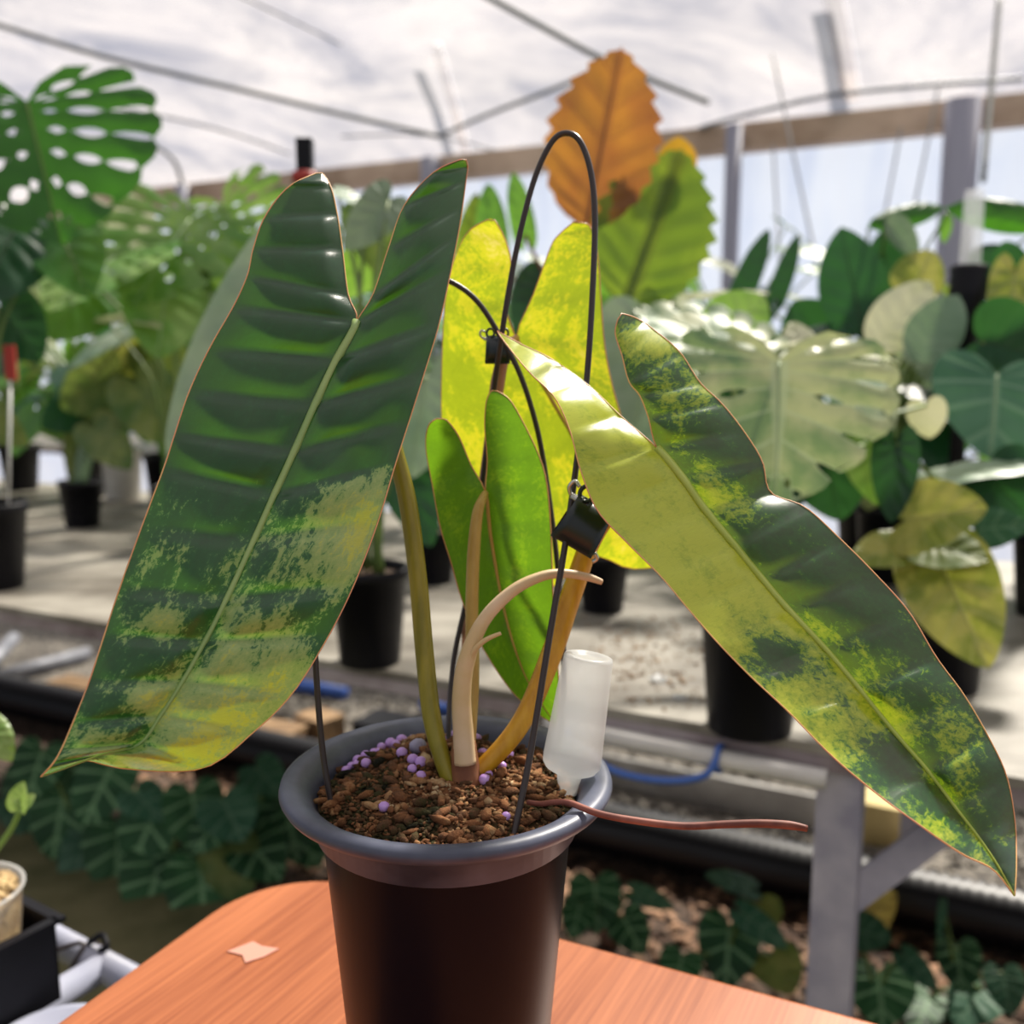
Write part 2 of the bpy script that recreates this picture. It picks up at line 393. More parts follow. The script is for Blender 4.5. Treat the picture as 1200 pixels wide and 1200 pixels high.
# strings hung from the roof
hs = [((1172,-12),(1152,212),3.4), ((905,62),(962,330),4.2), ((905,150),(915,330),4.4), ((1060,128),(1035,262),4.6), ((1100,100),(1070,250),4.8), ((762,110),(764,200),4.9)]
for i, ((x0,y0),(x1,y1),d) in enumerate(hs):
    a = on_roof(x0, y0, .02); b = px(x1, y1, d)
    o = MB().tube([a, (a+b)/2 + Vector((0,0,-.01)), b], .006 if i else .011, 5).build('hanging_string', M['string'] if i else M['cable'], None, loc=b)
    tag(o, ['dark hanging cord in front of the thick white wall post', 'thin grey training string hanging by the back wall'][min(i,1)], 'string', 'strings hanging from the greenhouse roof')
    if i == 0: del o['group']

# ------------------------------------------------------------------ benches
BZ = .73
def bench(name, label, v0, v1, u0, u1, z, posts, brace=False):
    t = thing(name, label, 'bench', uv(posts[0], v0, 0))
    n = 5
    for i in range(n):
        a = u0 + (u1-u0)*i/n; b = u0 + (u1-u0)*(i+1)/n
        uvbox(a + .002, b - .002, v0 + .001, v1, z - .012, z).build('top_sheet', M['benchtop'], t, False)
    uvbox(u0, u1, v0, v0 + .006, z - .030, z - .013).build('front_rail', M['rail'], t, False)
    uvbox(u0, u1, v0, v0 + .045, z - .0185, z - .0125).build('rail_flange', M['rail'], t, False)
    uvbox(u0, u1, v1 - .05, v1 - .01, z - .06, z - .013).build('rear_rail', M['rail'], t, False)
    for pu in posts:
        uvbox(pu - .024, pu + .024, v0 + .006, v0 + .012, 0.0, z - .0185).build('post', M['post'], t, False)
        uvbox(pu + .018, pu + .024, v0 + .012, v0 + .05, 0.0, z - .0185).build('post', M['post'], t, False)
        uvbox(pu - .02, pu + .02, v1 - .05, v1 - .012, 0, z - .06).build('rear_post', M['post'], t, False)
        if brace:
            a = uv(pu, v0 + .03, on_v(1003, 1070, v0 + .03).z); b = on_v(1108, 968, v0 + .10) + (uv(pu, 0, 0) - uv(PU, 0, 0))
            ax = (b-a).normalized(); nrm = ax.cross(EV).normalized()
            MB().box((a+b)/2, ax*((b-a).length/2), EV*.004, nrm*.018).build('brace', M['post'], t, False)
            uvbox(pu + .0, pu + .32, v0 + .055, v1 - .05, z - .05, z - .02).build('cross_rail', M['rail'], t, False)
    return t
pp = on_v(978, 1000, 1.08); PU = pp.dot(EU)
bench('nursery_bench', 'grey sheet topped nursery bench on rusty angle iron right behind the wooden table', 1.08, 2.30, -4.6, 2.6, BZ, [PU, PU - 2.2, PU + 1.7, PU - 4.2], True)
bench('nursery_bench', 'rear grey nursery bench standing nearer the white film wall', 3.30, 4.2, -5.8, 3.4, BZ, [-.3, -2.6, 2.2, -4.8])

# ------------------------------------------------------------------ wooden table
TZ = .774
r1, r2 = on_z(665, 1100, TZ), on_z(1040, 1200, TZ)
l1, l2 = on_z(65, 1200, TZ), on_z(285, 1040, TZ)
e1 = (r2 - r1).normalized(); e2 = Vector((e1.y, -e1.x, 0))      # e2 points to the camera side
if e2.dot(l1 - l2) < 0: e2 = -e2
lm = (l1 + l2) / 2
corner = r1 + e1 * (lm - r1).dot(e1)
def tt(a, b, z): return Vector((corner.x, corner.y, 0)) + e1 * a + e2 * b + Vector((0, 0, z))
TL, TW, CRD = .9, .62, .075
out = []
for (ca, cb, s0) in ((CRD, CRD, 180), (TL-CRD, CRD, 270), (TL-CRD, TW-CRD, 0), (CRD, TW-CRD, 90)):
    for i in range(13):
        an = R(s0 + 90 * i / 12); out.append((ca + CRD * math.cos(an), cb + CRD * math.sin(an)))
b = MB(); n = len(out)
for (z, ins) in ((TZ-.025, 0), (TZ-.0035, 0), (TZ-.001, .0012), (TZ, .004)):
    for (a, c_) in out:
        ca, cb = a - TL/2, c_ - TW/2
        b.v.append(tt(TL/2 + ca*(1-ins/TL*2), TW/2 + cb*(1-ins/TW*2), z))
for lv in range(3):
    for i in range(n): b.f.append([lv*n+i, lv*n+(i+1)%n, (lv+1)*n+(i+1)%n, (lv+1)*n+i])
b.f.append(list(range(n))[::-1]); b.f.append([3*n+i for i in range(n)])
table = thing('wooden_table', 'orange brown wood laminate table with a rounded corner under the main plant', 'table', tt(TL/2, TW/2, 0))
b.build('tabletop', M['wood'], table, False)
for a in (.08, TL-.08):
    for c_ in (.08, TW-.08):
        MB().tube([tt(a, c_, .061), tt(a, c_, TZ-.025)], .016, 10, smooth=False).build('leg', M['steel'], table)
tp = on_z(297, 1116, TZ)
b = MB()
for dz in (.0002, .0008):
    for (dx, dy) in ((-.017,.0),(-.003,.011),(.004,.006),(.016,.003),(.008,-.006),(-.002,-.012),(-.006,-.004)): b.v.append(tp + Vector((dx, dy, dz)))
b.f = [list(range(7))[::-1], list(range(7,14))] + [[i,(i+1)%7,7+(i+1)%7,7+i] for i in range(7)]
tag(b.build('tape_scrap', M['tape'], None, False, loc=tp), 'small pale tape scrap stuck on the wooden table', 'tape')

# ------------------------------------------------------------------ leaf builders
def half_grid(rows, n_sub, m, posf, relief, side, vgf, b):
    """rows: ((ix,iy),(ox,oy)) in reference pixels; posf(x,y,s,side) gives the camera depth there"""
    I = [Vector((r[0][0], r[0][1], 0)) for r in rows]; O = [Vector((r[1][0], r[1][1], 0)) for r in rows]
    Is, T = spline(I, list(range(len(rows))), n_sub); Os, _ = spline(O, [0]*len(rows), n_sub)
    i0 = len(b.v); N = len(Is)
    for k in range(N):
        for j in range(m + 1):
            s = j / m; q = Is[k].lerp(Os[k], s); t = T[k]
            fr = t - math.floor(t)
            wpx = (Os[k] - Is[k]).length
            amp = relief * min(1, wpx / 80)
            blg = 1.75 * (fr ** .38) * ((1 - fr) ** .9) * min(1, s * 5) * (1 - s ** 2.5) * (.35 + .95 * random.Random(int(math.floor(t)) * 17 + side * 5 + int(relief * 1e5)).random())      # quilted between side veins
            arch = math.sin(math.pi * s) * .35
            rp = .25 * noise.noise(Vector((q.x * .02, q.y * .02, 5 + side)))
            d = posf(q.x, q.y, s * min(1, wpx / 38), side) - amp * (blg + arch + rp * min(1, s*3))
            b.v.append(px(q.x, q.y, d)); b.uv.append((s * wpx / 100 + (8 if side > 0 else 0), t * .5))
            b.at['vg'].append(vgf(q.x, q.y, s, side)); b.at['ed'].append(s)
    for k in range(N - 1):
        for j in range(m):
            a = i0 + k*(m+1) + j
            b.f.append([a, a+1, a+m+2, a+m+1] if side < 0 else [a, a+m+1, a+m+2, a+1])
    return i0, N
def main_leaf(parent, name, left, right, posf, relief, vgf, mat, mid_mat, mid_r, sinusL, margin_r=.00032, label=None, m=22, sub=8, margin=True):
    b = MB(); b.uv = []; b.at = {'vg': [], 'ed': []}
    edges = []
    mid = None
    for side, rows in ((-1, left), (1, right)):
        i0, N = half_grid(rows, sub, m, posf, relief, side, vgf, b)
        outer = [b.v[i0 + k*(m+1) + m] for k in range(N)]
        inner = [b.v[i0 + k*(m+1)] for k in range(N)]
        ks = sinusL[0 if side < 0 else 1] * sub
        edges.append(inner[:ks+1][::-1] + outer)
        if side < 0: mid = inner[ks:]
    o = b.build(name, mat, parent)
    if label: o['label'] = label
    toC = lambda p: (CAM - p).normalized()
    mp_ = [p + toC(p) * .0002 for p in mid[::2]]
    L = len(mp_)
    MB().tube(mp_, [mid_r * (1 - .8 * i / (L-1)) for i in range(L)], 6, smooth=False).build('midrib', mid_mat, o)
    if margin:
        eb = MB()
        for e in edges: eb.tube(e[::2] + [e[-1]], margin_r, 5, smooth=False)
        eb.build('margin', M['margin'], o)
    return o
def blobs(L):
    def f(x, y):
        v = 0
        for cx, cy, rx, ry, a in L:
            q = ((x-cx)/rx)**2 + ((y-cy)/ry)**2
            if q < 9: v += a * math.exp(-q)
        return v
    return f

# ------------------------------------------------------------------ the main plant
POTH = .172
RC_ = px(524, 908, .478)                         # rim centre
PC = Vector((RC_.x, RC_.y, TZ)); RZ = RC_.z
POTH = RZ - TZ
plant = thing('potted_philodendron', 'variegated philodendron with long drooping leaves in a black pot on the wooden table', 'potted plant', PC)
prof = [(0, .002), (.042, .002), (.0455, .0), (.0475, .004), (.0603, POTH-.0245), (.0636, POTH-.0232), (.0650, POTH-.0075), (.0745, POTH-.0065), (.0785, POTH-.005),
        (.0802, POTH-.002), (.0795, POTH+.0005), (.0765, POTH+.002), (.0715, POTH+.001), (.0660, POTH-.003), (.0625, POTH-.010), (.0600, POTH-.02), (.0, POTH-.024)]
M['pot_gloss'] = plain('pot_black_gloss', lin(5,6,17), .36, col2=lin(9,9,20), scale=18, spec=.15)
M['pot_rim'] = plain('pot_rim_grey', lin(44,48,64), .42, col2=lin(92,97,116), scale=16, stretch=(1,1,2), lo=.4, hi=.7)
body = prof[:5]
MB().lathe(body, PC, 96).build('pot_body', M['pot_gloss'], plant)
MB().lathe(prof[4:], PC, 72).build('pot_rim', M['pot_rim'], plant)
def moss_z(x, y):
    r = math.hypot(x - PC.x, y - PC.y) / .0615
    n_ = noise.noise(Vector((x*55, y*55, 1)))*.0034 + noise.noise(Vector((x*140, y*140, 4)))*.0022
    return RZ - .010 + .014 * max(0, 1 - r*r) + .007*((y-PC.y)/.0615)*max(0, 1.15 - r*r) + n_
b = MB(); NR, NS = 26, 72
b.v.append(Vector((PC.x, PC.y, moss_z(PC.x, PC.y))))
for i in range(1, NR+1):
    for j in range(NS):
        an = 2*math.pi*j/NS; r_ = .0622 * i / NR
        x, y = PC.x + r_*math.cos(an), PC.y + r_*math.sin(an)
        b.v.append(Vector((x, y, moss_z(x, y))))
for j in range(NS): b.f.append([0, 1+j, 1+(j+1)%NS])
for i in range(NR-1):
    for j in range(NS):
        a = 1+i*NS+j; c_ = 1+i*NS+(j+1)%NS; b.f.append([a, a+NS, c_+NS, c_])
def mossmat(name, stops, scale=60):
    m = NT(name); tc = m.n('TexCoord').outputs['Object']
    big = m.noise(tc, 30, 2); fine = m.noise(tc, 420, 4, .7)
    rv = m.n('Attribute', attribute_name='rv').outputs['Fac']
    c = m.ramp(m.math('ADD', m.math('ADD', m.math('MULTIPLY', big, .78), m.math('MULTIPLY', fine, .2)), m.math('MULTIPLY_ADD', rv, .22, -.11)), stops)
    return m.end(m.n('BsdfPrincipled', {'Base Color': c, 'Roughness': .95, 'Specular IOR Level': .15, 'Normal': m.bump(fine, .8, .002)}).outputs[0])
M['moss'] = mossmat('bark_moss_mix', [(.28, lin(22,22,16)), (.38, lin(60,56,32)), (.46, lin(88,62,44)), (.55, lin(132,88,58)), (.63, lin(164,128,90)), (.72, lin(200,178,142))])
b.build('potting_mix', M['moss'], plant)
# crumbs of bark and moss: loose stuff inside the pot
ico = [Vector(v).normalized() for v in ((0,.53,.85),(0,-.53,.85),(0,.53,-.85),(0,-.53,-.85),(.53,.85,0),(-.53,.85,0),(.53,-.85,0),(-.53,-.85,0),(.85,0,.53),(-.85,0,.53),(.85,0,-.53),(-.85,0,-.53))]
icof = [(0,1,8),(0,9,1),(0,8,4),(0,4,5),(0,5,9),(1,9,7),(1,7,6),(1,6,8),(2,10,3),(2,3,11),(2,4,10),(2,5,4),(2,11,5),(3,10,6),(3,6,7),(3,7,11),(4,8,10),(5,11,9),(6,10,8),(7,9,11)]
b = MB(); rnd = random.Random(3)
b.at = {'rv': []}
for i in range(5600):
    r_ = .0608 * math.sqrt(rnd.random()); an = rnd.random()*6.283
    x, y = PC.x + r_*math.cos(an), PC.y + r_*math.sin(an)
    sz = rnd.uniform(.0005, .0013) * (1.0 if rnd.random() < .90 else 2.3)
    el = Vector((rnd.uniform(.7,2.6), rnd.uniform(.5,1.1), rnd.uniform(.5,1.1))) * sz
    rm = Matrix.Rotation(rnd.random()*6.28, 3, 'Z') @ Matrix.Rotation(rnd.uniform(-.8,.8), 3, 'X')
    c_ = Vector((x, y, moss_z(x, y) + sz * rnd.uniform(.1, .9))); i0 = len(b.v)
    for v in ico: b.v.append(c_ + rm @ Vector((v.x*el.x*rnd.uniform(.75,1.25), v.y*el.y, v.z*el.z)))
    b.at['rv'] += [rnd.random()] * 12
    for f in icof: b.f.append([i0+q for q in f])
tag(b.build('bark_crumbs', M['moss'], plant), 'brown and olive crumbs of bark and moss', kind='stuff')
def on_moss(x, y):
    p = on_z(x, y, RZ - .004)
    for _ in range(3): p = on_z(x, y, moss_z(p.x, p.y) + .001)
    return p

# leaf A: dark, long, hanging to the left
A_L = [((378,203),(373,202)),((388,220),(338,219)),((395,250),(311,253)),((401,290),(297,290)),((408,345),(290,322)),((418,376),(274,358)),((395,420),(246,407)),
       ((370,472),(222,458)),((345,528),(205,508)),((322,578),(192,548)),((298,632),(165,620)),((265,703),(140,690)),((240,752),(122,745)),((213,800),(104,800)),
       ((187,840),(85,848)),((163,872),(71,880)),((120,884),(61,896)),((48,910),(48,910))]
A_R = [((540,187),(546,187)),((508,202),(548,196)),((474,240),(546,212)),((456,288),(542,242)),((437,345),(537,274)),((418,376),(529,314)),((395,420),(515,378)),
       ((370,472),(497,438)),((345,528),(480,492)),((322,578),(463,545)),((298,632),(442,614)),((265,703),(414,687)),((240,752),(384,747)),((213,800),(343,812)),
       ((187,840),(298,857)),((163,872),(238,900)),((120,884),(150,901)),((80,894),(90,890)),((48,910),(48,910))]
def dA(x, y, s, side):
    return .445 - (y - 376) * .00013 + (-.012 if side < 0 else .016) * s ** 1.2
bA = blobs([(425,600,40,45,.45),(400,650,50,40,.32),(330,690,60,40,.10),(270,835,80,55,.42),(335,790,45,40,.30),(200,885,70,22,.42),(190,730,26,18,.42),(178,818,34,22,.5),
            (258,612,22,12,.30),(150,690,20,40,.15),(100,870,30,25,.3),(210,645,40,30,.12),(300,745,40,30,.22),(375,730,30,35,-.2),(255,845,40,18,.25)])
def vA(x, y, s, side):
    v = bA(x, y)
    ln = 590 + (x - 322) * (-.34)
    if side > 0 and y > ln: v += .42
    elif y > 640: v += .33
    elif y > 560: v += .24
    else: v += .05
    return v
leafA = main_leaf(plant, 'leaf', A_L, A_R, dA, .0066, vA, LM['A'], M['midrib'], .0022, (5, 5), label='long dark green leaf with pale variegated tip')
# leaf B: lime and green, reaching right
B_L = [((583,388),(584,391)),((612,404),(600,412)),((645,420),(622,438)),((690,452),(650,466)),((728,488),(668,505)),((770,525),(680,550)),((800,560),(700,598)),((827,598),(735,636)),
       ((860,638),(775,676)),((893,678),(806,713)),((923,713),(840,752)),((967,760),(880,793)),((1007,807),(925,835)),((1047,857),(975,886)),((1087,903),(1030,932)),((1120,947),(1085,972)),
       ((1147,982),(1128,1001)),((1170,1016),(1164,1019)),((1189,1050),(1189,1050))]
B_R = [((724,374),(727,367)),((721,391),(746,373)),((729,417),(767,387)),((737,447),(797,413)),((750,464),(820,448)),((760,490),(845,472)),((770,525),(870,503)),((800,560),(893,540)),
       ((827,598),(903,577)),((860,638),(943,594)),((893,678),(985,632)),((923,713),(1025,672)),((967,760),(1065,717)),((1007,807),(1097,770)),((1047,857),(1130,815)),((1087,903),(1158,863)),
       ((1120,947),(1179,908)),((1147,982),(1189,960)),((1170,1016),(1191,1010)),((1189,1050),(1189,1050))]
def dB(x, y, s, side):
    return .455 - (x - 770) * .00018 + (-.032 if side < 0 else .020) * s ** 1.2
bB = blobs([(770,400,50,30,.7),(800,470,45,35,.35),(850,590,32,38,.5),(830,560,30,30,.3),(950,745,40,22,.45),(1000,800,50,30,.22),(1030,850,55,42,.5),(1120,800,30,60,.2),(1110,920,50,60,.3),
            (1060,745,30,40,.15),(870,555,30,18,-.3)])
bBl = blobs([(912,772,42,30,-.75),(1045,890,38,34,-.5),(1090,945,50,30,-.25),(970,820,60,30,-.12)])
def vB(x, y, s, side):
    if side < 0:
        return .98 - max(0, (x - 860)) * .0017 + bBl(x, y)
    return .22 + bB(x, y)
leafB = main_leaf(plant, 'leaf', B_L, B_R, dB, .0046, vB, LM['B'], M['midrib_y'], .0021, (5, 6), label='lime half and green half leaf reaching to the right')
# leaf C: seen from behind against the light
C_L = [((515,491),(513,490)),((524,493),(502,499)),((538,512),(499,525)),((552,545),(507,570)),((569,577),(516,618)),((574,620),(529,660)),((582,670),(541,702)),((592,720),(562,752)),((605,765),(592,800)),((622,805),(618,828)),((652,850),(652,850))]
C_R = [((576,458),(580,457)),((570,470),(597,468)),((568,500),(613,495)),((571,540),(630,530)),((569,577),(640,562)),((574,620),(645,612)),((582,670),(647,668)),((592,720),(649,722)),((605,765),(653,770)),((622,805),(655,812)),((652,850),(652,850))]
dC = lambda x, y, s, side: .512 + (y - 577) * .00006 + (.006 if side < 0 else -.004) * s
leafC = main_leaf(plant, 'leaf', C_L, C_R, dC, .0022, lambda x, y, s, sd: .38 + .12*noise.noise(Vector((x*.02,y*.02,0))), LM['Cc'], M['petiole_tan'], .0012, (4, 4), label='mid green leaf turned away behind the stems', m=12, sub=6)
# leaf D: yellow, farthest back
D_L = [((580,258),(574,256)),((592,280),(548,272)),((599,310),(531,308)),((592,355),(522,352)),((605,396),(518,420)),((625,430),(518,500)),((645,465),(530,560)),((668,505),(556,610)),((690,545),(590,655)),((712,585),(640,690)),((735,620),(692,652)),((752,644),(736,666)),((768,665),(768,665))]
D_R = [((672,260),(682,261)),((655,275),(692,266)),((645,290),(700,295)),((625,345),(704,345)),((605,396),(708,400)),((625,430),(716,445)),((645,465),(727,485)),((668,505),(738,520)),((690,545),(748,555)),((712,585),(756,590)),((735,620),(763,620)),((752,644),(767,645)),((768,665),(768,665))]
dD = lambda x, y, s, side: .575 + (y - 396) * .00010 + (.004) * s
bD = blobs([(575,290,25,35,.5),(660,520,45,40,-.25),(690,600,60,60,.2),(550,430,30,40,-.15)])
leafD = main_leaf(plant, 'leaf', D_L, D_R, dD, .0022, lambda x, y, s, sd: .46 + bD(x, y), LM['D'], M['petiole_tan'], .0014, (4, 4), label='bright yellow green leaf behind the wire hoops', m=12, sub=6)

def ptube(pts, rad, mat, name='petiole', label=None, n=10, parent=plant):
    o = MB().tube([px(*p) for p in pts], rad, n, 6).build(name, M[mat], parent)
    if label: o['label'] = label
    return o
k_ = .478 / F
ptube([(418,378,.452),(440,440,.475),(462,525,.482),(478,590,.482),(490,680,.480),(497,760,.478),(506,840,.474),(520,895,.471),(535,930,.470)], [7*k_,9*k_,10*k_,11*k_,11*k_,11*k_,11*k_,10*k_,9*k_], 'petiole', label='olive leaf stalk')
ptube([(770,527,.462),(735,575,.492),(695,630,.500),(672,690,.496),(645,770,.488),(612,845,.478),(570,895,.474),(535,915,.472)], [7*k_,9*k_,12*k_,13*k_,13*k_,12*k_,11*k_,10*k_], 'petiole_orange', label='amber yellow leaf stalk')
ptube([(569,577,.508),(560,600,.500),(555,650,.497),(553,720,.495),(554,790,.490),(550,850,.482),(545,905,.474)], [4*k_,7*k_,8*k_,8*k_,8*k_,9*k_,10*k_], 'petiole_tan')
ptube([(605,396,.572),(592,412,.548),(583,450,.547),(577,500,.552),(562,600,.558),(548,700,.558),(547,780,.536),(548,840,.500),(546,905,.476)], [5*k_,8*k_,10*k_,9*k_,7*k_,6*k_,7*k_,8*k_,9*k_], 'petiole_brown', label='brown leaf stalk of the rear leaf')
ptube([(545,895,.466),(543,860,.466),(541,817,.466),(547,773,.467),(567,727,.469),(600,693,.472),(633,676,.476),(660,672,.480),(687,676,.484),(705,682,.487)], [13*k_,12*k_,11*k_,10*k_,8*k_,7*k_,6*k_,5.5*k_,5*k_,3.5*k_], 'cataphyll', 'cataphyll', 'pale pink curling dried sheath')
ptube([(550,775,.466),(556,762,.464),(569,750,.462),(587,742,.461)], [4*k_,3.5*k_,3*k_,2*k_], 'cataphyll', 'cataphyll', 'short pale sheath sliver')
ptube([(548,925,.470),(545,900,.470),(544,880,.469),(544,868,.469)], [19*k_,17*k_,15*k_,13*k_], 'sheath', 'stem', 'short brown stem at the crown')
ptube([(545,905,.474),(565,912,.474),(585,880,.486),(605,850,.496)], [7*k_,6*k_,5*k_,3*k_], 'petiole')

# fertiliser beads
bl = [(401,899,5),(411,894,6),(423,891,6),(436,888,6),(452,869,6.5),(461,864,6.5),(469,861,6),(483,854,6),(436,873,5),(471,884,6),(484,893,6),(490,899,6),(493,906,5.5),(486,902,5),
      (523,861,7),(531,853,6),(558,870,6),(558,851,5),(563,910,6),(588,900,5),(596,889,5.5),(566,886,6),(450,948,5.5),(593,959,4.5),(405,905,5),(417,900,5.5),(429,897,5.5),(444,882,5),
      (478,858,5),(446,877,5),(455,875,5),(512,866,5),(518,872,5),(570,905,5)]
bp = [[on_moss(x, y), r_ * 1.2 * .47 / F] for (x, y, r_) in bl] + [[on_moss(490, 881), .0050]]
for _ in range(120):
    for i in range(len(bp)):
        for j in range(i + 1, len(bp)):
            d = bp[j][0] - bp[i][0]; d.z = 0; gap_ = (bp[i][1] + bp[j][1]) * 1.02 - d.length
            if gap_ > 0:
                d = d.normalized() if d.length > 1e-6 else Vector((1,0,0)); bp[i][0] -= d * gap_ / 2; bp[j][0] += d * gap_ / 2
    for e in bp:
        d = Vector((e[0].x - PC.x, e[0].y - PC.y, 0))
        if d.length > .0565: d *= .0565 / d.length
        st_ = Vector((px(545,900,.470).x - PC.x, px(545,900,.470).y - PC.y, 0)); k2 = d - st_
        if k2.length < .0075 + e[1]: d = st_ + k2.normalized() * (.0075 + e[1])
        e[0].x = PC.x + d.x; e[0].y = PC.y + d.y
for e in bp: e[0].z = moss_z(e[0].x, e[0].y) + .0007
for i, (x, y, r_) in enumerate(bl):
    p, rr = bp[i]
    bm = bmesh.new(); bmesh.ops.create_icosphere(bm, subdivisions=2, radius=rr)
    me = bpy.data.meshes.new('fertilizer_bead'); bm.to_mesh(me); bm.free()
    me.polygons.foreach_set('use_smooth', [True]*len(me.polygons)); me.materials.append(M['purple'])
    o = bpy.data.objects.new('fertilizer_bead', me); C.objects.link(o); o.location = p + Vector((0,0,rr*.6)); o.scale = (1, 1, .92)
    tag(o, 'small lilac fertiliser bead on the potting mix of the main plant', 'bead', 'lilac fertiliser beads in the pot')
p = bp[-1][0]; bm = bmesh.new(); bmesh.ops.create_icosphere(bm, subdivisions=3, radius=.0044)
for v in bm.verts: v.co *= 1 + .12 * noise.noise(v.co * 400)
me = bpy.data.meshes.new('perlite_ball'); bm.to_mesh(me); bm.free(); me.polygons.foreach_set('use_smooth', [True]*len(me.polygons)); me.materials.append(M['greybead'])
o = bpy.data.objects.new('perlite_ball', me); C.objects.link(o); o.location = p + Vector((0,0,.003))
tag(o, 'single larger grey bead among the lilac ones', 'bead')

# support hoops
WR = .00155
o = MB().tube([px(*p) for p in [(600,985,.436),(606,960,.440),(622,880,.450),(645,740,.462),(662,640,.470),(676,540,.480),(688,440,.490),(695,330,.494),(697,250,.496),(692,200,.497),(680,166,.498),(664,156,.499),
      (647,166,.500),(628,205,.503),(612,262,.506),(599,325,.510),(588,392,.515),(577,470,.530),(566,560,.538),(551,680,.546),(534,760,.546),(528,810,.538),(526,848,.527),(526,880,.521)]], WR, 10, 6).build('plant_support_hoop', M['wire'], None, loc=px(600,980,.436))
tag(o, 'tall narrow dark wire hoop arching above the main plant', 'wire hoop')
o = MB().tube([px(*p) for p in [(394,972,.455),(388,940,.456),(378,880,.456),(370,780,.456),(368,690,.462),(380,600,.478),(410,470,.500),(440,392,.508),(468,338,.512),(495,322,.515),(530,331,.518),(560,354,.521),(586,394,.524),
      (610,440,.527),(630,505,.532),(643,580,.536),(653,660,.532),(660,750,.522),(660,830,.509),(650,905,.497)]], WR*.95, 10, 6).build('plant_support_hoop', M['wire'], None, loc=px(394,972,.455))
tag(o, 'dark wire hoop curving behind the big dark leaf', 'wire hoop')

# orchid clips
def clip(name, label, c, size, ax, ay):
    az = ax.cross(ay).normalized(); ay = az.cross(ax).normalized()
    t = thing(name, label, 'clip', c)
    def P(a, b_, c2): return c + (ax*a + ay*b_ + az*c2) * size
    for sgn, nm in ((1, 'jaw'), (-1, 'jaw')):
        b = MB(); n1, n2 = 10, 6
        for layer in (0, 1):
            for i in range(n1+1):
                an = R(-70 + 165*i/n1); rr = .52 - .07*layer
                for j in range(n2+1):
                    l_ = -.45 + .9*j/n2
                    tap = 1 - .18*(i/n1)
                    b.v.append(P(l_*tap, math.sin(an)*rr, sgn*math.cos(an)*rr*.75 + .0))
        L = (n1+1)*(n2+1)
        hole = lambda i, j: i in (7, 8) and j in (1, 4)
        for lay in (0, 1):
            for i in range(n1):
                for j in range(n2):
                    if hole(i, j): continue
                    a = lay*L + i*(n2+1)+j; b.f.append([a, a+1, a+n2+2, a+n2+1])
        for i in range(n1):
            for j in (0, n2):
                a = i*(n2+1)+j; b.f.append([a, a+n2+1, a+n2+1+L, a+L])
        for j in range(n2):
            for i in (0, n1):
                a = i*(n2+1)+j; b.f.append([a, a+1, a+1+L, a+L])
        for (i, j) in ((7,1),(8,1),(7,4),(8,4)):
            q = [i*(n2+1)+j, i*(n2+1)+j+1, (i+1)*(n2+1)+j+1, (i+1)*(n2+1)+j]
            for a0, a1 in ((0,3),(1,2)): b.f.append([q[a0], q[a1], q[a1]+L, q[a0]+L])
        b.build(nm, M['clip'], t)
    for a in (-.25, .25):
        MB().tube([P(a + .14*math.cos(q*.7854), .58 + .16*math.sin(q*.7854), .12) for q in range(9)], .045*size, 6).build('finger_ring', M['clip'], t)
    MB().tube([P(-.5,.40,0), P(.5,.40,0)], .07*size, 8, smooth=False).build('hinge_pin', M['metal'], t)
    MB().tube([P(-.5,.40,0), P(-.62,.52,.05), P(-.58,.68,.1), P(-.44,.62,.12)], .04*size, 6).build('spring', M['metal'], t)
    MB().tube([P(.46,-.35,.12), P(.56,-.42,.08), P(.52,-.52,.05)], .045*size, 6).build('catch', M['metal'], t)
    return t
cx_ = (RIGHT*.86 + UP*(-.5)).normalized(); cy_ = (RIGHT*.5 + UP*.86).normalized()
clip('orchid_clip', 'dark green claw clip holding the amber leaf stalk to the wire hoop', px(683, 616, .474), .0245, cx_, cy_)
clip('orchid_clip', 'small dark claw clip holding the brown stalk where the two wire hoops cross', px(583, 410, .530), .0150, RIGHT, UP)

# frosted tube standing upside down in the pot
ta = px(690, 768, .468); tb = px(664, 929, .474); ax = (ta - tb); Lt = ax.length
tr = thing('frosted_tube', 'frosted white plastic vial standing upside down in the main pot', 'tube', tb)
q = .470 / F
MB().lathe([(.0, 0), (12*q, 0), (13*q, 12*q), (15*q, 22*q), (30*q, 30*q), (34*q, 36*q), (34.5*q, 44*q), (29*q, Lt-4*q), (28*q, Lt-1*q), (25*q, Lt)], tb, 40, ax).build('vial_body', M['frost'], tr)
MB().lathe([(25*q, Lt), (21*q, Lt-.2*q), (19*q, Lt-3*q), (8*q, Lt-3.5*q), (0, Lt-3.2*q)], tb, 40, ax).build('vial_base', M['frost'], tr)
# root
o = MB().tube([px(*p) for p in [(618,940,.449),(634,942,.446),(650,940,.442),(668,941,.438),(700,953,.430),(740,961,.426),(800,968,.424),(850,966,.422),(890,965,.420),(925,967,.418),(946,971,.417)]], [3*q,3.2*q,3.4*q,3.6*q,3.8*q,4*q,4*q,4.2*q,4.4*q,4.6*q,3.4*q], 8).build('aerial_root', M['root'], plant)
o['label'] = 'reddish brown root sticking out over the pot rim'

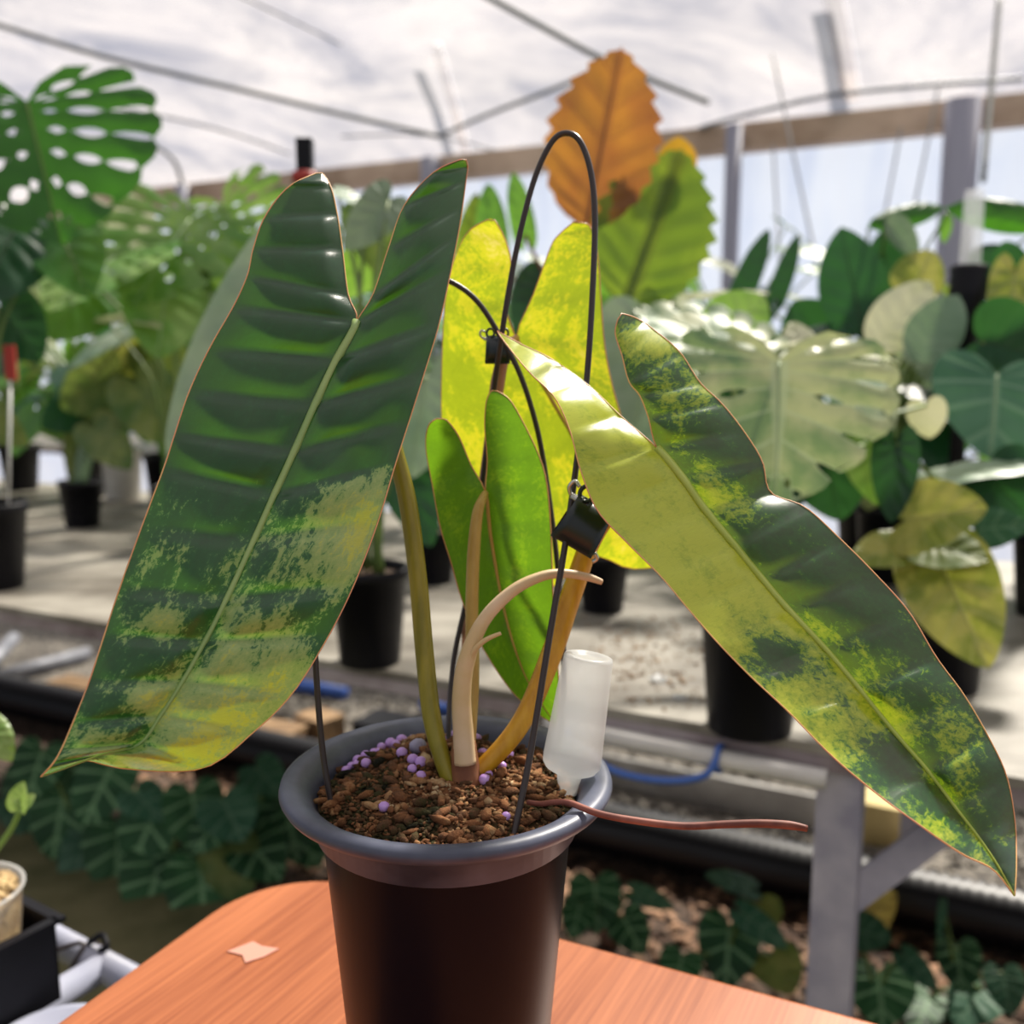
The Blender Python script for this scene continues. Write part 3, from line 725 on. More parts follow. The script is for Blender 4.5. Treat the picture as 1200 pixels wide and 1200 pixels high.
# ------------------------------------------------------------------ background leaves
SH = {   # (inner y, outer x, outer y): half width and length units
 'heart': [(0,.0,-.02),(0,.18,-.16),(0,.48,-.24),(0,.80,-.17),(0,.98,.02),(.08,1.0,.22),(.2,.93,.42),(.35,.76,.62),(.55,.48,.82),(.78,.2,.95),(1,0,1)],
 'strap': [(0,.0,-.03),(0,.25,-.2),(0,.6,-.22),(0,.9,-.08),(.06,1.0,.12),(.2,.98,.34),(.4,.85,.57),(.6,.6,.77),(.8,.3,.92),(1,0,1)],
 'oval': [(0,.0,.0),(.01,.35,.03),(.04,.7,.12),(.12,.93,.26),(.25,1.0,.42),(.42,.93,.58),(.6,.72,.75),(.8,.38,.9),(1,0,1)],
}
def leaf_bg(parent, kind, base, tip, width, mat, nhint=None, fold=.12, bend=.12, wave=.03, seed=0, name='leaf', build=True, gk=1.0, rib=None, holes=True):
    Y = tip - base; L = Y.length; Y = Y / L
    N = (CAM - base).normalized() if nhint is None else Vector(nhint).normalized()
    N = (N - Y * N.dot(Y)).normalized(); X = Y.cross(N)
    hw = width / 2; b = MB(); b.uv = []
    sh = SH['heart' if kind in ('monstera',) else ('oval' if kind == 'serrated' else kind)]
    I = [Vector((0, r[0], 0)) for r in sh]; O = [Vector((r[1], r[2], 0)) for r in sh]
    def P(x, y, sd):
        wv = wave * noise.noise(Vector((x*2.2 + seed, y*2.2, sd + seed))) * abs(x)*1.5
        z = fold * abs(x) * hw + wv * L - bend * L * max(0, y)**2 - .25*bend*L*abs(x)**2
        return base + X * (x * hw * sd) + Y * (y * L * (1 - .25*bend*max(0,y))) + N * z
    if kind == 'monstera':
        nf = 8; rs = 28; cs = 3; big = spline(O, [0]*len(O), 8)[0]; bigi = spline(I, [0]*len(I), 8)[0]; T = len(big) - 1
        rnd = random.Random(seed)
        for sd in (-1, 1):
            bounds = [0] + [.16 + .84 * (i/nf) for i in range(1, nf)] + [1.0]
            hol = [[(rnd.uniform(.10,.14), rnd.uniform(.19,.24), rnd.uniform(.5,.8)), (rnd.uniform(.29,.34), rnd.uniform(.52,.58), rnd.uniform(.6,.85)), (rnd.uniform(.62,.68), rnd.choice([.95,1.0,1.35]), rnd.uniform(.4,.6))] for _ in bounds]
            def gap(bi, r):
                if bi == 0 or bi == nf: return 0
                (s0,s1,sg) = hol[bi][2]; g_ = 0
                for (h0,h1,hg) in (hol[bi][:2] if holes else hol[bi][1:2:2] if bi % 3 == 1 else []):
                    if h0 < r < h1: g_ = max(g_, hg*math.sin(math.pi*(r-h0)/(h1-h0))**.6)
                if r > s0: g_ = max(g_, sg*min(1, math.sin(min(1,(r-s0)/(s1-s0))*math.pi*.9+.05)**.5 if r < s1 else 0))
                return g_ * .26 * gk
            def at_(a, r):
                f_ = max(0, min(T - 1e-6, a * T)); k0 = int(f_); fr = f_ - k0
                oo = big[k0].lerp(big[k0+1], fr); ii = bigi[k0].lerp(bigi[k0+1], fr)
                return ii.lerp(oo, r)
            for f_ in range(nf):
                i0 = len(b.v)
                for i in range(rs+1):
                    r_ = i / rs; wd = bounds[f_+1] - bounds[f_]
                    a0 = bounds[f_] + gap(f_, r_)*wd; a1 = bounds[f_+1] - gap(f_+1, r_)*wd
                    tipf = .06*(1 if r_ > .9 else 0)
                    for j in range(cs+1):
                        a = a0 + (a1-a0)*j/cs; q_ = at_(a, r_ - (tipf if j in (0, cs) else 0))
                        b.v.append(P(q_.x, q_.y, sd) + N * (.02*L*math.sin(math.pi*j/cs)*r_)); b.uv.append((r_*.5, (f_ + j/cs)/8))
                for i in range(rs):
                    for j in range(cs):
                        a = i0 + i*(cs+1) + j; b.f.append([a, a+1, a+cs+2, a+cs+1])
    else:
        sub = 8 if kind == 'serrated' else 3; m_ = 6
        Is = spline(I, [0]*len(I), sub)[0]; Os = spline(O, [0]*len(O), sub)[0]; n_ = len(Is)
        for sd in (-1, 1):
            i0 = len(b.v)
            for k0 in range(n_):
                oo = Os[k0].copy()
                if kind == 'serrated':
                    ph = (k0/(n_-1))*11 % 1.0
                    oo.x *= 1 - .16*ph; oo.y += .02*(1-ph)
                for j in range(m_+1):
                    s = j/m_; q_ = Is[k0].lerp(oo, s); q_.y += .05*math.sin(math.pi*s)*0
                    rp = (.004 if kind == 'serrated' else .012)*L*math.sin((k0/(n_-1))*8*2*math.pi)*math.sin(math.pi*s)
                    b.v.append(P(q_.x, q_.y, sd) + N*rp); b.uv.append((abs(q_.x), k0/(n_-1)))
            for k0 in range(n_-1):
                for j in range(m_):
                    a = i0 + k0*(m_+1) + j; b.f.append([a, a+1, a+m_+2, a+m_+1])
    if not build: return b
    o = b.build(name, mat, parent)
    if rib is not None:
        off = N * (.004 * L)
        MB().tube([P(0, q/8, 1) + off for q in range(9)], [.010*L*(1 - .8*q/8) for q in range(9)], 6, 2).build('midrib', rib, o)
    return o

def pot(parent, c, r_, h, mat='black', soil=True):
    MB().lathe([(0,.002),(r_*.72,.002),(r_*.74,0),(r_*.76,.003),(r_*.95,h*.88),(r_*.98,h*.88),(r_*1.02,h*.9),(r_*1.03,h*.985),(r_*1.0,h),(r_*.95,h*.995),(r_*.93,h*.93),(r_*.9,h*.86)], c, 28).build('pot', M[mat], parent)
    b = MB().lathe([(r_*.915,h*.9),(r_*.6,h*.92),(r_*.3,h*.93),(.0001,h*.935)], c, 16); b.build('soil', M['soil_top'], parent)
RIBS = {'pale': M['rib_pale'], 'fresh': M['bgstem'], 'freshdark': M['bgstem'], 'freshpale': M['rib_pale'], 'grey': M['rib_pale'], 'yel': M['rib_yel'], 'rust': M['bgstem_red'], 'serr': M['rib_dark'], 'velvetlight': M['rib_pale'], 'dark': M['rib_dark'], 'olive': M['bgstem'], 'cream': M['rib_yel']}
def bgplant(name, label, potpos, r_, h, leaves, stemmat='bgstem', group=None, droop=.0, thick=.004, cat='potted plant', withpot=True):
    t = thing(name, label, cat, potpos, group)
    if withpot: pot(t, Vector(potpos), r_, h)
    top = Vector(potpos) + Vector((0,0,h*.92 if withpot else 0))
    for i, lf in enumerate(leaves):
        kind, bx, by, tx_, ty, d0, d1, wpx, mt = lf[:9]; kw = lf[9] if len(lf) > 9 else {}
        base = px(bx, by, d0); tip = px(tx_, ty, d1)
        o = leaf_bg(t, kind, base, tip, wpx * (d0+d1)/2 / F, LM[mt], seed=i*3.1+bx, rib=(RIBS.get(mt) if wpx >= 70 else None), **kw)
        s0 = top + Vector((random.uniform(-.4,.4)*r_, random.uniform(-.4,.4)*r_, 0))
        v = base - s0; mid = s0 + v*.5 + Vector((0,0, v.length*.16)) - Vector((v.x, v.y, 0))*.18
        MB().tube([s0, s0 + (mid-s0)*.5 + Vector((0,0,.01)), mid, base], [thick*1.2, thick, thick*.9, thick*.6], 6, 5).build('petiole', M[stemmat], t)
    return t
def bpos(x, y): return on_z(x, y, BZ)
U3 = (0, -.35, 1)
bgplant('potted_monstera', 'tall monstera with a big backlit holed leaf in a black pot at the bench edge', bpos(-6, 688), .067, .162,
  [('monstera',32,122,72,285,1.75,1.70,290,'freshdark',{'bend':.05}),('heart',20,262,-20,350,1.8,1.7,110,'dark'),('heart',70,270,100,340,1.85,1.75,90,'fresh'),('heart',0,360,45,420,1.92,1.88,80,'dark'),
   ('heart',-30,480,30,520,1.92,1.90,50,'olive'),('heart',-20,300,40,300,1.9,1.8,60,'grey',{'nhint':U3})])
bgplant('potted_monstera', 'light green split leaf monstera half hidden behind the big dark leaf', bpos(215, 640), .06, .14,
  [('monstera',222,258,150,350,2.25,2.1,190,'freshpale',{'nhint':(.1,-.6,.6)}),('monstera',150,292,50,352,2.2,2.0,150,'freshpale',{'nhint':(-.1,-.6,.7)}),('monstera',262,240,318,330,2.3,2.2,150,'freshpale'),
   ('heart',195,335,185,415,2.2,2.1,100,'freshpale'),('heart',270,330,250,400,2.3,2.2,80,'olive'),('heart',110,330,60,395,2.2,2.1,90,'fresh'),('heart',255,300,300,350,2.3,2.2,70,'freshpale'),
   ('heart',130,240,170,290,2.4,2.3,80,'cream',{'nhint':U3}),('heart',120,370,190,372,2.2,2.1,40,'cream',{'nhint':U3})])
bgplant('potted_anthurium', 'bushy olive leaved plant in a small black pot on the sunlit bench', bpos(97, 617), .054, .12,
  [('strap',165,378,70,425,2.45,2.3,42,'grey',{'nhint':U3}),('strap',165,378,205,392,2.45,2.5,30,'grey',{'nhint':U3}),('heart',135,440,70,480,2.45,2.4,75,'olive'),('heart',160,450,205,520,2.4,2.3,80,'olive'),('heart',105,470,50,500,2.5,2.4,60,'dark'),
   ('heart',180,410,220,470,2.5,2.5,70,'olive'),('heart',110,500,150,545,2.4,2.3,55,'olive'),('strap',95,560,110,480,2.48,2.48,18,'grey'),('strap',90,560,75,490,2.48,2.48,16,'olive'),('heart',140,400,180,450,2.5,2.5,60,'yel')])
bgplant('potted_philodendron', 'grey green leaved plant in a black pot behind the big dark leaf', bpos(434, 775), .056, .138,
  [('strap',345,300,196,545,1.15,1.05,110,'grey',{'bend':.02,'fold':.05}),('heart',455,235,405,290,1.4,1.35,55,'grey'),('heart',430,250,470,330,1.45,1.4,70,'olive'),('heart',500,440,480,560,1.4,1.35,100,'grey'),('heart',470,540,505,640,1.4,1.35,70,'dark'),
   ('heart',395,225,430,240,1.5,1.5,50,'grey',{'nhint':U3}),('heart',440,290,400,350,1.45,1.45,60,'freshpale')])
bgplant('potted_rust_philodendron', 'upright plant with a toothed rust orange leaf in a black pot', bpos(706, 715), .046, .10,
  [('serrated',686,270,729,53,1.5,1.5,140,'rust',{'bend':.03,'fold':.35}),('serrated',733,362,800,172,1.5,1.52,150,'serr',{'bend':.03,'fold':.3}),('oval',790,215,796,158,1.55,1.56,48,'amber',{'bend':.03}),('strap',615,275,600,196,1.6,1.6,30,'fresh'),
   ('strap',578,300,572,208,1.6,1.6,40,'fresh'),('heart',640,330,610,400,1.6,1.55,70,'dark'),('strap',545,300,560,220,1.65,1.65,30,'serr')], 'bgstem_red', thick=.0045)
bgplant('potted_seedling', 'small plant in a dark pot hidden behind the middle green leaf', bpos(508, 682), .046, .105,
  [('heart',510,560,480,600,1.8,1.75,60,'grey'),('heart',520,520,560,560,1.85,1.8,60,'dark'),('heart',490,500,470,560,1.85,1.8,60,'grey')])
bgplant('potted_monstera', 'large pale mottled monstera in the biggest black pot at the bench edge', bpos(878, 853), .063, .165,
  [('monstera',913,425,912,592,1.06,1.00,275,'pale',{'bend':.10,'nhint':(-.05,-.8,.55),'gk':.95,'holes':False}),('monstera',880,418,745,345,1.3,1.35,150,'pale',{'nhint':(0,-.45,.9),'gk':.8,'holes':False}),('heart',782,395,765,312,1.5,1.5,52,'grey'),('strap',790,350,905,330,1.5,1.45,40,'cream',{'nhint':(0,-.3,1)}),
   ('heart',945,405,1066,385,1.3,1.3,70,'cream',{'nhint':(0,-.35,1),'bend':.35}),('heart',960,420,1065,480,1.28,1.2,120,'pale',{'nhint':(.2,-.6,.7),'bend':.25}),('heart',765,390,735,540,1.36,1.32,150,'grey',{'bend':.05}),('heart',850,390,900,345,1.4,1.4,80,'freshpale'),
   ('heart',1085,475,1090,515,1.3,1.3,45,'cream'),('heart',1015,520,1030,590,1.3,1.25,60,'freshpale'),('heart',940,420,925,370,1.35,1.4,45,'cream'),('heart',820,430,790,520,1.45,1.4,120,'dark'),('heart',900,520,870,620,1.4,1.35,140,'dark'),('heart',960,500,985,610,1.4,1.35,120,'dark')])
bgplant('potted_pothos', 'yellow green mottled heart leaved plant in a black pot on the right of the bench', bpos(1108, 806), .050, .15,
  [('heart',1062,610,1155,590,1.22,1.15,105,'yel',{'nhint':(.1,-.8,.6)}),('heart',1100,655,1158,782,1.2,1.1,112,'yel',{'bend':.05}),('heart',1058,640,1000,655,1.22,1.18,60,'yel',{'nhint':(0,-.6,.8)}),('heart',1050,520,1045,612,1.25,1.22,55,'dark'),
   ('heart',1085,640,1160,650,1.2,1.15,70,'olive',{'nhint':(.1,-.7,.7)}),('heart',1145,620,1205,615,1.3,1.25,50,'velvetlight')])
bgplant('potted_anthurium', 'dark blue green anthurium with broad leaves beside the yellow mottled plant', on_z(1225, 720, BZ), .06, .14,
  [('heart',1168,440,1165,535,1.4,1.35,150,'velvetlight',{'nhint':(0,-.7,.7)}),('heart',1150,400,1230,420,1.5,1.5,110,'dark'),('strap',1095,560,1250,525,1.35,1.3,70,'grey',{'nhint':(0,-.25,1)}),('heart',1160,560,1220,620,1.35,1.3,110,'dark'),
   ('heart',1170,590,1130,560,1.4,1.35,80,'velvetlight'),('heart',1190,320,1178,420,1.56,1.50,56,'yel'),('heart',1205,300,1230,400,1.6,1.6,80,'dark')])
bgplant('potted_philodendron', 'plant with upright blue green paddle leaves near the white film wall', on_z(1010, 660, BZ), .06, .15,
  [('oval',1012,395,984,258,1.8,1.8,80,'dark'),('oval',1050,400,1032,262,1.85,1.85,70,'dark'),('strap',868,345,904,262,1.9,1.9,30,'dark'),('strap',910,348,938,268,1.9,1.9,24,'dark'),('heart',1070,335,1095,290,1.75,1.75,60,'yel'),('oval',1022,410,1098,322,1.6,1.6,66,'cream'),
   ('oval',1072,425,1128,338,1.55,1.55,64,'grey'),('oval',1018,266,1128,224,1.8,1.8,30,'freshdark',{'nhint':(0,-.9,.3),'bend':.3}),('oval',1225,262,1115,226,1.7,1.7,44,'freshdark',{'nhint':(0,-.9,.3),'bend':.3}),('heart',1150,320,1200,300,1.7,1.7,60,'dark'),('oval',1040,250,1075,300,1.8,1.75,30,'grey'),
   ('heart',960,400,930,350,1.9,1.9,80,'dark'),('heart',880,380,860,340,1.9,1.9,60,'dark'),('oval',1110,250,1106,285,1.75,1.75,14,'fresh')])
# black bottle with a clear stem on a stake
c_ = px(1130, 405, 1.62); top_ = px(1130, 312, 1.62); s = 1.62/F; hh = (top_-c_).z
t = thing('black_bottle', 'black ribbed bottle with a clear stem standing among the right hand plants', 'bottle', Vector((c_.x, c_.y, BZ)))
cb = Vector((c_.x, c_.y, BZ))
pz = c_.z - BZ
MB().lathe([(0,.0),(.012,0),(.012,pz*.85),(14*s,pz),(20*s,pz+hh*.55),(20*s,pz+hh*.6),(21.5*s,pz+hh*.7),(20*s,pz+hh*.74),(21.5*s,pz+hh*.82),(20*s,pz+hh*.86),(21.5*s,pz+hh*.95),(20*s,pz+hh),(0,pz+hh)], cb, 24).build('bottle_body', M['black'], t)
MB().lathe([(0,pz+hh),(12*s,pz+hh),(11*s,pz+hh+80*s),(9*s,pz+hh+84*s),(0,pz+hh+84*s)], cb, 20).build('clear_stem', M['clear'], t)
# black stake with red collar behind leaf A
c_ = px(357, 163, 1.5); cb = Vector((c_.x, c_.y, BZ)); s = 1.5/F
t = thing('plant_stake', 'square black stake with a red collar rising above the big dark leaf', 'stake', cb)
MB().box(cb + Vector((0,0,(c_.z-BZ)/2)), Vector((9*s,0,0)), Vector((0,9*s,0)), Vector((0,0,(c_.z-BZ)/2))).build('stake_post', M['black'], t, False)
MB().lathe([(13*s,0),(15*s,.004),(15*s,.012),(13*s,.016),(9*s,.016),(9*s,0)], px(357,214,1.5), 12, close=True).build('collar', M['red'], t)
cb2 = px(10, 600, 1.80)
t = thing('red_marker', 'red tipped marker stick in the pot of the tall monstera', 'marker', cb2)
MB().tube([cb2, px(12,446,1.80)], .0025, 6, smooth=False).build('stick', M['white_label'], t)
MB().box(px(12,425,1.80), Vector((.010,0,0)), Vector((0,.003,0)), Vector((0,0,.032))).build('marker_flag', M['red'], t, False)
# white tag in the pot behind
pt = px(492, 622, 1.868)
o = MB().box(pt, RIGHT*.0165, FWD*.001, UP*.062 + RIGHT*.003).build('plant_tag', M['white_label'], None, False, loc=pt)
tag(o, 'plain white plastic tag stuck in the small dark pot behind the olive stalk', 'tag')
# pale plastic pot far left + sunlit tub
t = thing('white_tub', 'white plastic tub on the bench behind the small black pot', 'tub', bpos(145, 585))
MB().lathe([(0,.001),(.050,.001),(.052,.004),(.060,.15),(.064,.152),(.064,.16),(.060,.16),(.057,.15),(.05,.01),(0,.01)], bpos(145,585), 28).build('tub_wall', M['white_pvc'], t)

b = MB(); rnd = random.Random(12)
for i in range(260):
    p = on_z(rnd.gauss(762, 40), rnd.gauss(768, 30), BZ + .0015)
    if p.dot(EV) < 1.10 or (p - bpos(706,715)).length < .055 or (p - bpos(878,853)).length < .07: continue
    sz = rnd.uniform(.002, .007); an = rnd.random()*6.28
    dx = Vector((math.cos(an), math.sin(an), .1))*sz; dy = Vector((-math.sin(an), math.cos(an), .15))*sz*.45; i0 = len(b.v)
    b.v += [p-dx, p-dy, p+dx, p+dy, p+Vector((0,0,sz*.4))]; b.f += [[i0,i0+1,i0+4],[i0+1,i0+2,i0+4],[i0+2,i0+3,i0+4],[i0+3,i0,i0+4]]
tag(b.build('dry_debris', M['brown_wood'], None, False), 'dry brown crumbs scattered on the bench beside the biggest black pot', 'debris', kind='stuff')
for (x, y, sz, lab) in ((772, 797, .012, 'larger crumpled scrap of shiny clear plastic on the bench edge'), (796, 818, .008, 'smaller crumpled scrap of shiny clear plastic on the bench edge')):
    p = on_z(x, y, BZ + .001); bm = bmesh.new(); bmesh.ops.create_icosphere(bm, subdivisions=2, radius=sz)
    for v in bm.verts: v.co = Vector((v.co.x, v.co.y, abs(v.co.z)*.5)) * (1 + .7*noise.noise(v.co*160 + Vector((x,0,0))))
    me = bpy.data.meshes.new('plastic_scrap'); bm.to_mesh(me); bm.free(); me.materials.append(M['frost'])
    o = bpy.data.objects.new('plastic_scrap', me); C.objects.link(o); o.location = p; tag(o, lab, 'scrap')

# rows of plants on the rear bench
rnd = random.Random(21)
OCC = []
def occ_add(owner, vs, fs, part=''):
    OCC.append((owner, part, [min(v[k] for v in vs) for k in range(3)], [max(v[k] for v in vs) for k in range(3)], BVHTree.FromPolygons(vs, fs)))
def hits(b, owner, skip=()):
    lo = [min(v[k] for v in b.v) for k in range(3)]; hi = [max(v[k] for v in b.v) for k in range(3)]; t = None; n_ = 0
    for (ow, part, l2, h2, tr_) in OCC:
        if ow == owner and part in skip: continue
        if any(hi[k] < l2[k] or h2[k] < lo[k] for k in range(3)): continue
        if t is None: t = BVHTree.FromPolygons(b.v, b.f)
        n_ += len(t.overlap(tr_))
    return n_
for o in list(C.objects):
    if o.type != 'MESH' or o.get('kind') == 'structure' or o.name.startswith(('top_sheet', 'fertilizer', 'bark', 'dry_')): continue
    b0 = parent_loc(o.parent) + o.location if o.parent else o.location
    rt_ = o
    while rt_.parent: rt_ = rt_.parent
    occ_add(rt_.name, [b0 + v.co for v in o.data.vertices], [tuple(p_.vertices) for p_ in o.data.polygons])
MISSES = 0
def fillplant(u, v, z0, kind, mats, hgt, nl, size, label, group):
    global MISSES
    for k in range(60):                                   # find free bench for the pot
        pos = uv(u + (k % 2 * 2 - 1) * .012 * k, v + rnd.uniform(-.06, .06) * (k > 0), z0)
        if not hits(MB().lathe([(0,.002),(.07,.002),(.07,.155),(0,.155)], pos, 12), None): break
    t = thing('potted_aroid', label, 'potted plant', pos, group)
    pot(t, pos, .065, .15)
    pb = MB().lathe([(0,.002),(.07,.002),(.07,.152),(.001,.152)], pos, 12); occ_add(t.name, pb.v, pb.f, 'pot')
    top = pos + Vector((0,0,.14))
    for i in range(nl):
        best = None
        for k in range(60):
            az = 2*math.pi*(i/nl) + rnd.uniform(-.4,.4) * (1 + k*.08); hh = hgt * rnd.uniform(.2, 1.0); rr = hgt * rnd.uniform(.2, .5) * (1 - .004*k)
            dv = Vector((math.cos(az), math.sin(az), 0)); base = top + dv*rr + Vector((0,0,hh))
            L = size * rnd.uniform(.7, 1.2) * (1 - .007*k); tilt = rnd.uniform(-1.0, -.1)
            tip = base + (dv*.75 + Vector((0,0,tilt))).normalized()*L
            if tip.z < z0 + .02: continue
            lm_ = LM[rnd.choice(mats)]
            lb = leaf_bg(None, rnd.choice(kind), base, tip, L*rnd.uniform(.6,.9), lm_, nhint=dv*.5 + Vector((0,-.2,.8)), seed=rnd.random()*90, bend=.2, build=False)
            mid = top + dv*rr*.3 + Vector((0,0,hh*.6)); s0 = top + dv*.012
            pt_ = MB().tube([s0, mid, base], [.006,.005,.003], 5, 4)
            h_ = hits(lb, t.name) + hits(pt_, t.name, ('petiole', 'pot'))
            if best is None or h_ < best[0]: best = (h_, lb, pt_, lm_)
            if h_ == 0: break
        MISSES += best[0] > 0
        lo_ = best[1].build('leaf', best[3], t); occ_add(t.name, best[1].v, best[1].f, 'leaf')
        best[2].build('petiole', M['bgstem'], t); occ_add(t.name, best[2].v, best[2].f, 'petiole')
MS = [(['fresh','freshpale','olive'], 'fresh green'), (['dark','fresh','grey'], 'dark green'), (['pale','grey','freshpale'], 'pale grey green')]
for i in range(13):
    ms, wd = MS[i % 3]
    fillplant(-5.1 + i*.60 + rnd.uniform(-.1,.1), 3.6 + rnd.uniform(-.12,.25), BZ, ['heart','monstera','heart'], ms, .55 if i > 7 else .78, 18, .24, 'leafy %s aroid in a black pot on the rear bench' % wd, wd + ' potted aroids on the rear bench')
MS2 = [(['olive','dark','fresh'], 'olive'), (['dark','dark','olive','grey'], 'deep green'), (['olive','freshpale','fresh'], 'light green')]
for i in range(12):
    ms, wd = MS2[i % 3]
    fillplant(-3.6 + i*.34, 2.08 + rnd.uniform(-.1,.08), BZ, ['heart'], ms, .40 if i < 8 else .42, 20, .155, 'low %s leaved aroid at the back edge of the near bench' % wd, wd + ' low aroids at the back edge of the near bench')

print('fill leaves still touching', MISSES)
# ------------------------------------------------------------------ under the bench
def corrugated(name, label, v, z, r_, u0, u1):
    b = MB(); pts = []; rad = []
    n_ = int((u1-u0)/.011)
    for i in range(n_+1):
        pts.append(uv(u0 + (u1-u0)*i/n_, v + .03*math.sin(i*.004), z)); rad.append(r_ if i % 2 else r_*.88)
    b.tube(pts, rad, 16, smooth=False)
    return tag(b.build(name, M['blackrib'], None, True, loc=uv(u0, v, 0)), label, 'drain pipe')
corrugated('drain_pipe', 'black corrugated drain pipe lying under the bench along the gravel', 2.02, .062, .062, -3.0, 1.9)
# white tube, tie, board
TUV = 1.068
a = on_v(700, 860, TUV); b2 = on_v(968, 914, TUV)
ext = a + (a-b2)*.25
t = MB().tube([ext, b2], .0115, 12, smooth=False).build('white_tube', M['white_pvc'], None, loc=ext)
tag(t, 'white round tube slung under the bench beside the post', 'tube')
kp = a.lerp(b2, .56)                              # loop round the tube and through the rail above it
lp = [kp + Vector((0,0,z_)) + EV*v_ for (z_, v_) in ((-.0150,-.002), (-.006,-.0140), (.007,-.0135), (.0145,-.004), (.0130,.006), (.0085,.015), (.003,.0235), (-.008,.020), (-.0145,.009), (-.0150,-.002))]
ts = MB().tube(lp, .0035, 6).build('tie_knot', M['blue'], None, loc=kp)
tag(ts, 'blue cord knotted round the white tube under the bench', 'cord')
ks = kp - EV*.019 - Vector((0,0,.004)); te = ext.lerp(a, .55) - EV*.016
cl_ = [kp - EV*.0135 + Vector((0,0,.004)), ks - EU*.012 - Vector((0,0,.012)), ks - EU*.05 - Vector((0,0,.026)), ks - EU*.10 - Vector((0,0,.030)), ks - EU*.14 - Vector((0,0,.022)), te - Vector((0,0,.006)), te + Vector((0,0,.003))]
tag(MB().tube(cl_, .0045, 6).build('blue_twine', M['blue'], None, loc=cl_[0]), 'loose blue cord sagging from the knot behind the frosted vial', 'cord')
a = on_z(740, 935, .055); b2 = on_z(962, 952, .055); ax = EU.copy(); a = b2 - EU*((b2-a).length)
bd = MB().box((a+b2)/2 - ax*.25, ax*((b2-a).length/2 + .25), Vector((0,0,.042)), EV*.008)
tag(bd.build('white_board', M['white_pvc'], None, False, loc=(a+b2)/2), 'long white plastic board lying on edge under the bench below the white tube', 'board')
# blue rod left, timber scraps
a = on_z(330, 800, .035); b2 = on_z(405, 812, .035)
tag(MB().tube([a, b2], .022, 8, smooth=False).build('blue_rod', M['bluepaint'], None, loc=a), 'blue rod under the bench beside the left hoop wire', 'rod')
tag(MB().tube([on_z(495,826,.035), on_z(530,832,.035)], .022, 8, smooth=False).build('blue_rod', M['bluepaint'], None, loc=on_z(495,826,.035)), 'short blue rod end just behind the pot rim', 'rod')
def scrap(name, label, cat, x, y, v, l, h, dpt, mat, rot=0):
    p = on_v(x, y, v); ax = EU*math.cos(rot) + EV*math.sin(rot); ay = EV*math.cos(rot) - EU*math.sin(rot)
    b = MB().box(p, ax*l/2, ay*dpt/2, Vector((0,0,h/2)))
    return tag(b.build(name, M[mat], None, False, loc=p), label, cat)
GZ = .013
def onground(x, y, dz=0): return on_z(x, y, GZ + dz)
for (x, y, l, hgt, dpt, mat, lab, nm, cat, rot) in [
    (325, 862, .16, .06, .10, 'brown_wood', 'pale timber offcut on the gravel beside the left hoop wire', 'timber_offcut', 'timber', .1),
    (375, 850, .12, .07, .10, 'brown_wood', 'short timber block on the gravel behind the pot rim', 'timber_offcut', 'timber', -.2),
    (476, 858, .30, .06, .14, 'black', 'flat black tray on the gravel under the bench', 'tray', 'tray', 0),
    (120, 812, .42, .05, .10, 'brown_wood', 'weathered grey plank on the gravel near the slanted metal pipe', 'timber_plank', 'timber', .05)]:
    c0 = onground(x, y, hgt/2); ax = EU*math.cos(rot) + EV*math.sin(rot); ay = EV*math.cos(rot) - EU*math.sin(rot)
    o = MB().box(c0, ax*l/2, ay*dpt/2, Vector((0,0,hgt/2))).build(nm, M[mat], None, False, loc=c0 - Vector((0,0,hgt/2))); tag(o, lab, cat)
a = onground(-30, 800, .03); b2 = onground(104, 765, .03)
tag(MB().tube([a, b2], .026, 10, smooth=False).build('metal_pipe', M['steel'], None, loc=a), 'grey metal pipe lying slanted on the gravel at the left of the bench', 'pipe')
a = onground(-24, 790, .085); b2 = onground(16, 748, .085)
tag(MB().tube([a, b2], .026, 10, smooth=False).build('metal_pipe', M['steel'], None, loc=a), 'short pale metal pipe crossing over the slanted pipe', 'pipe')
# cream box behind the post
p = onground(1046, 984)
bt = thing('cream_box', 'cream yellow cardboard box on the gravel behind the bench post', 'box', p)
MB().box(p + Vector((0,0,.045)), EU*.07, EV*.05, Vector((0,0,.045))).build('box_body', M['yellowbox'], bt, False)
MB().box(p + Vector((0,0,.096)), EU*.074, EV*.054, Vector((0,0,.006))).build('box_lid', M['yellowbox'], bt, False)

# planting bed: litter, stones, velvet-leaved plants
b = MB(); rnd = random.Random(5)
def pipe_v(u): return 2.02 + .03*math.sin((u + 3.0)/.011*.004)
FOOT = []
for nm_ in ('cream_box', 'white_board', 'timber_offcut', 'timber_offcut.001', 'timber_plank', 'tray', 'blue_rod', 'blue_rod.001', 'metal_pipe', 'nursery_bench', 'nursery_bench.001'):
    ob_ = bpy.data.objects[nm_]
    for q_ in ([ob_] if ob_.type == 'MESH' else list(ob_.children)):
        base_ = parent_loc(q_.parent) + q_.location if q_.parent else q_.location
        w_ = [base_ + v_.co for v_ in q_.data.vertices]
        if min(v_.z for v_ in w_) < .06:
            uu = [v_.dot(EU) for v_ in w_]; vv = [v_.dot(EV) for v_ in w_]; FOOT.append((min(uu), max(uu), min(vv), max(vv)))
def taken(u, v, m_): return any(a0 - m_ < u < a1 + m_ and c0 - m_ < v < c1 + m_ for (a0, a1, c0, c1) in FOOT)
CROWNS = [on_z(x_, y_, .004) for (x_, y_) in ((110,1035),(190,1060),(262,1078),(318,1030),(60,985),(715,1105),(850,1150),(1025,1185),(1120,1185))]
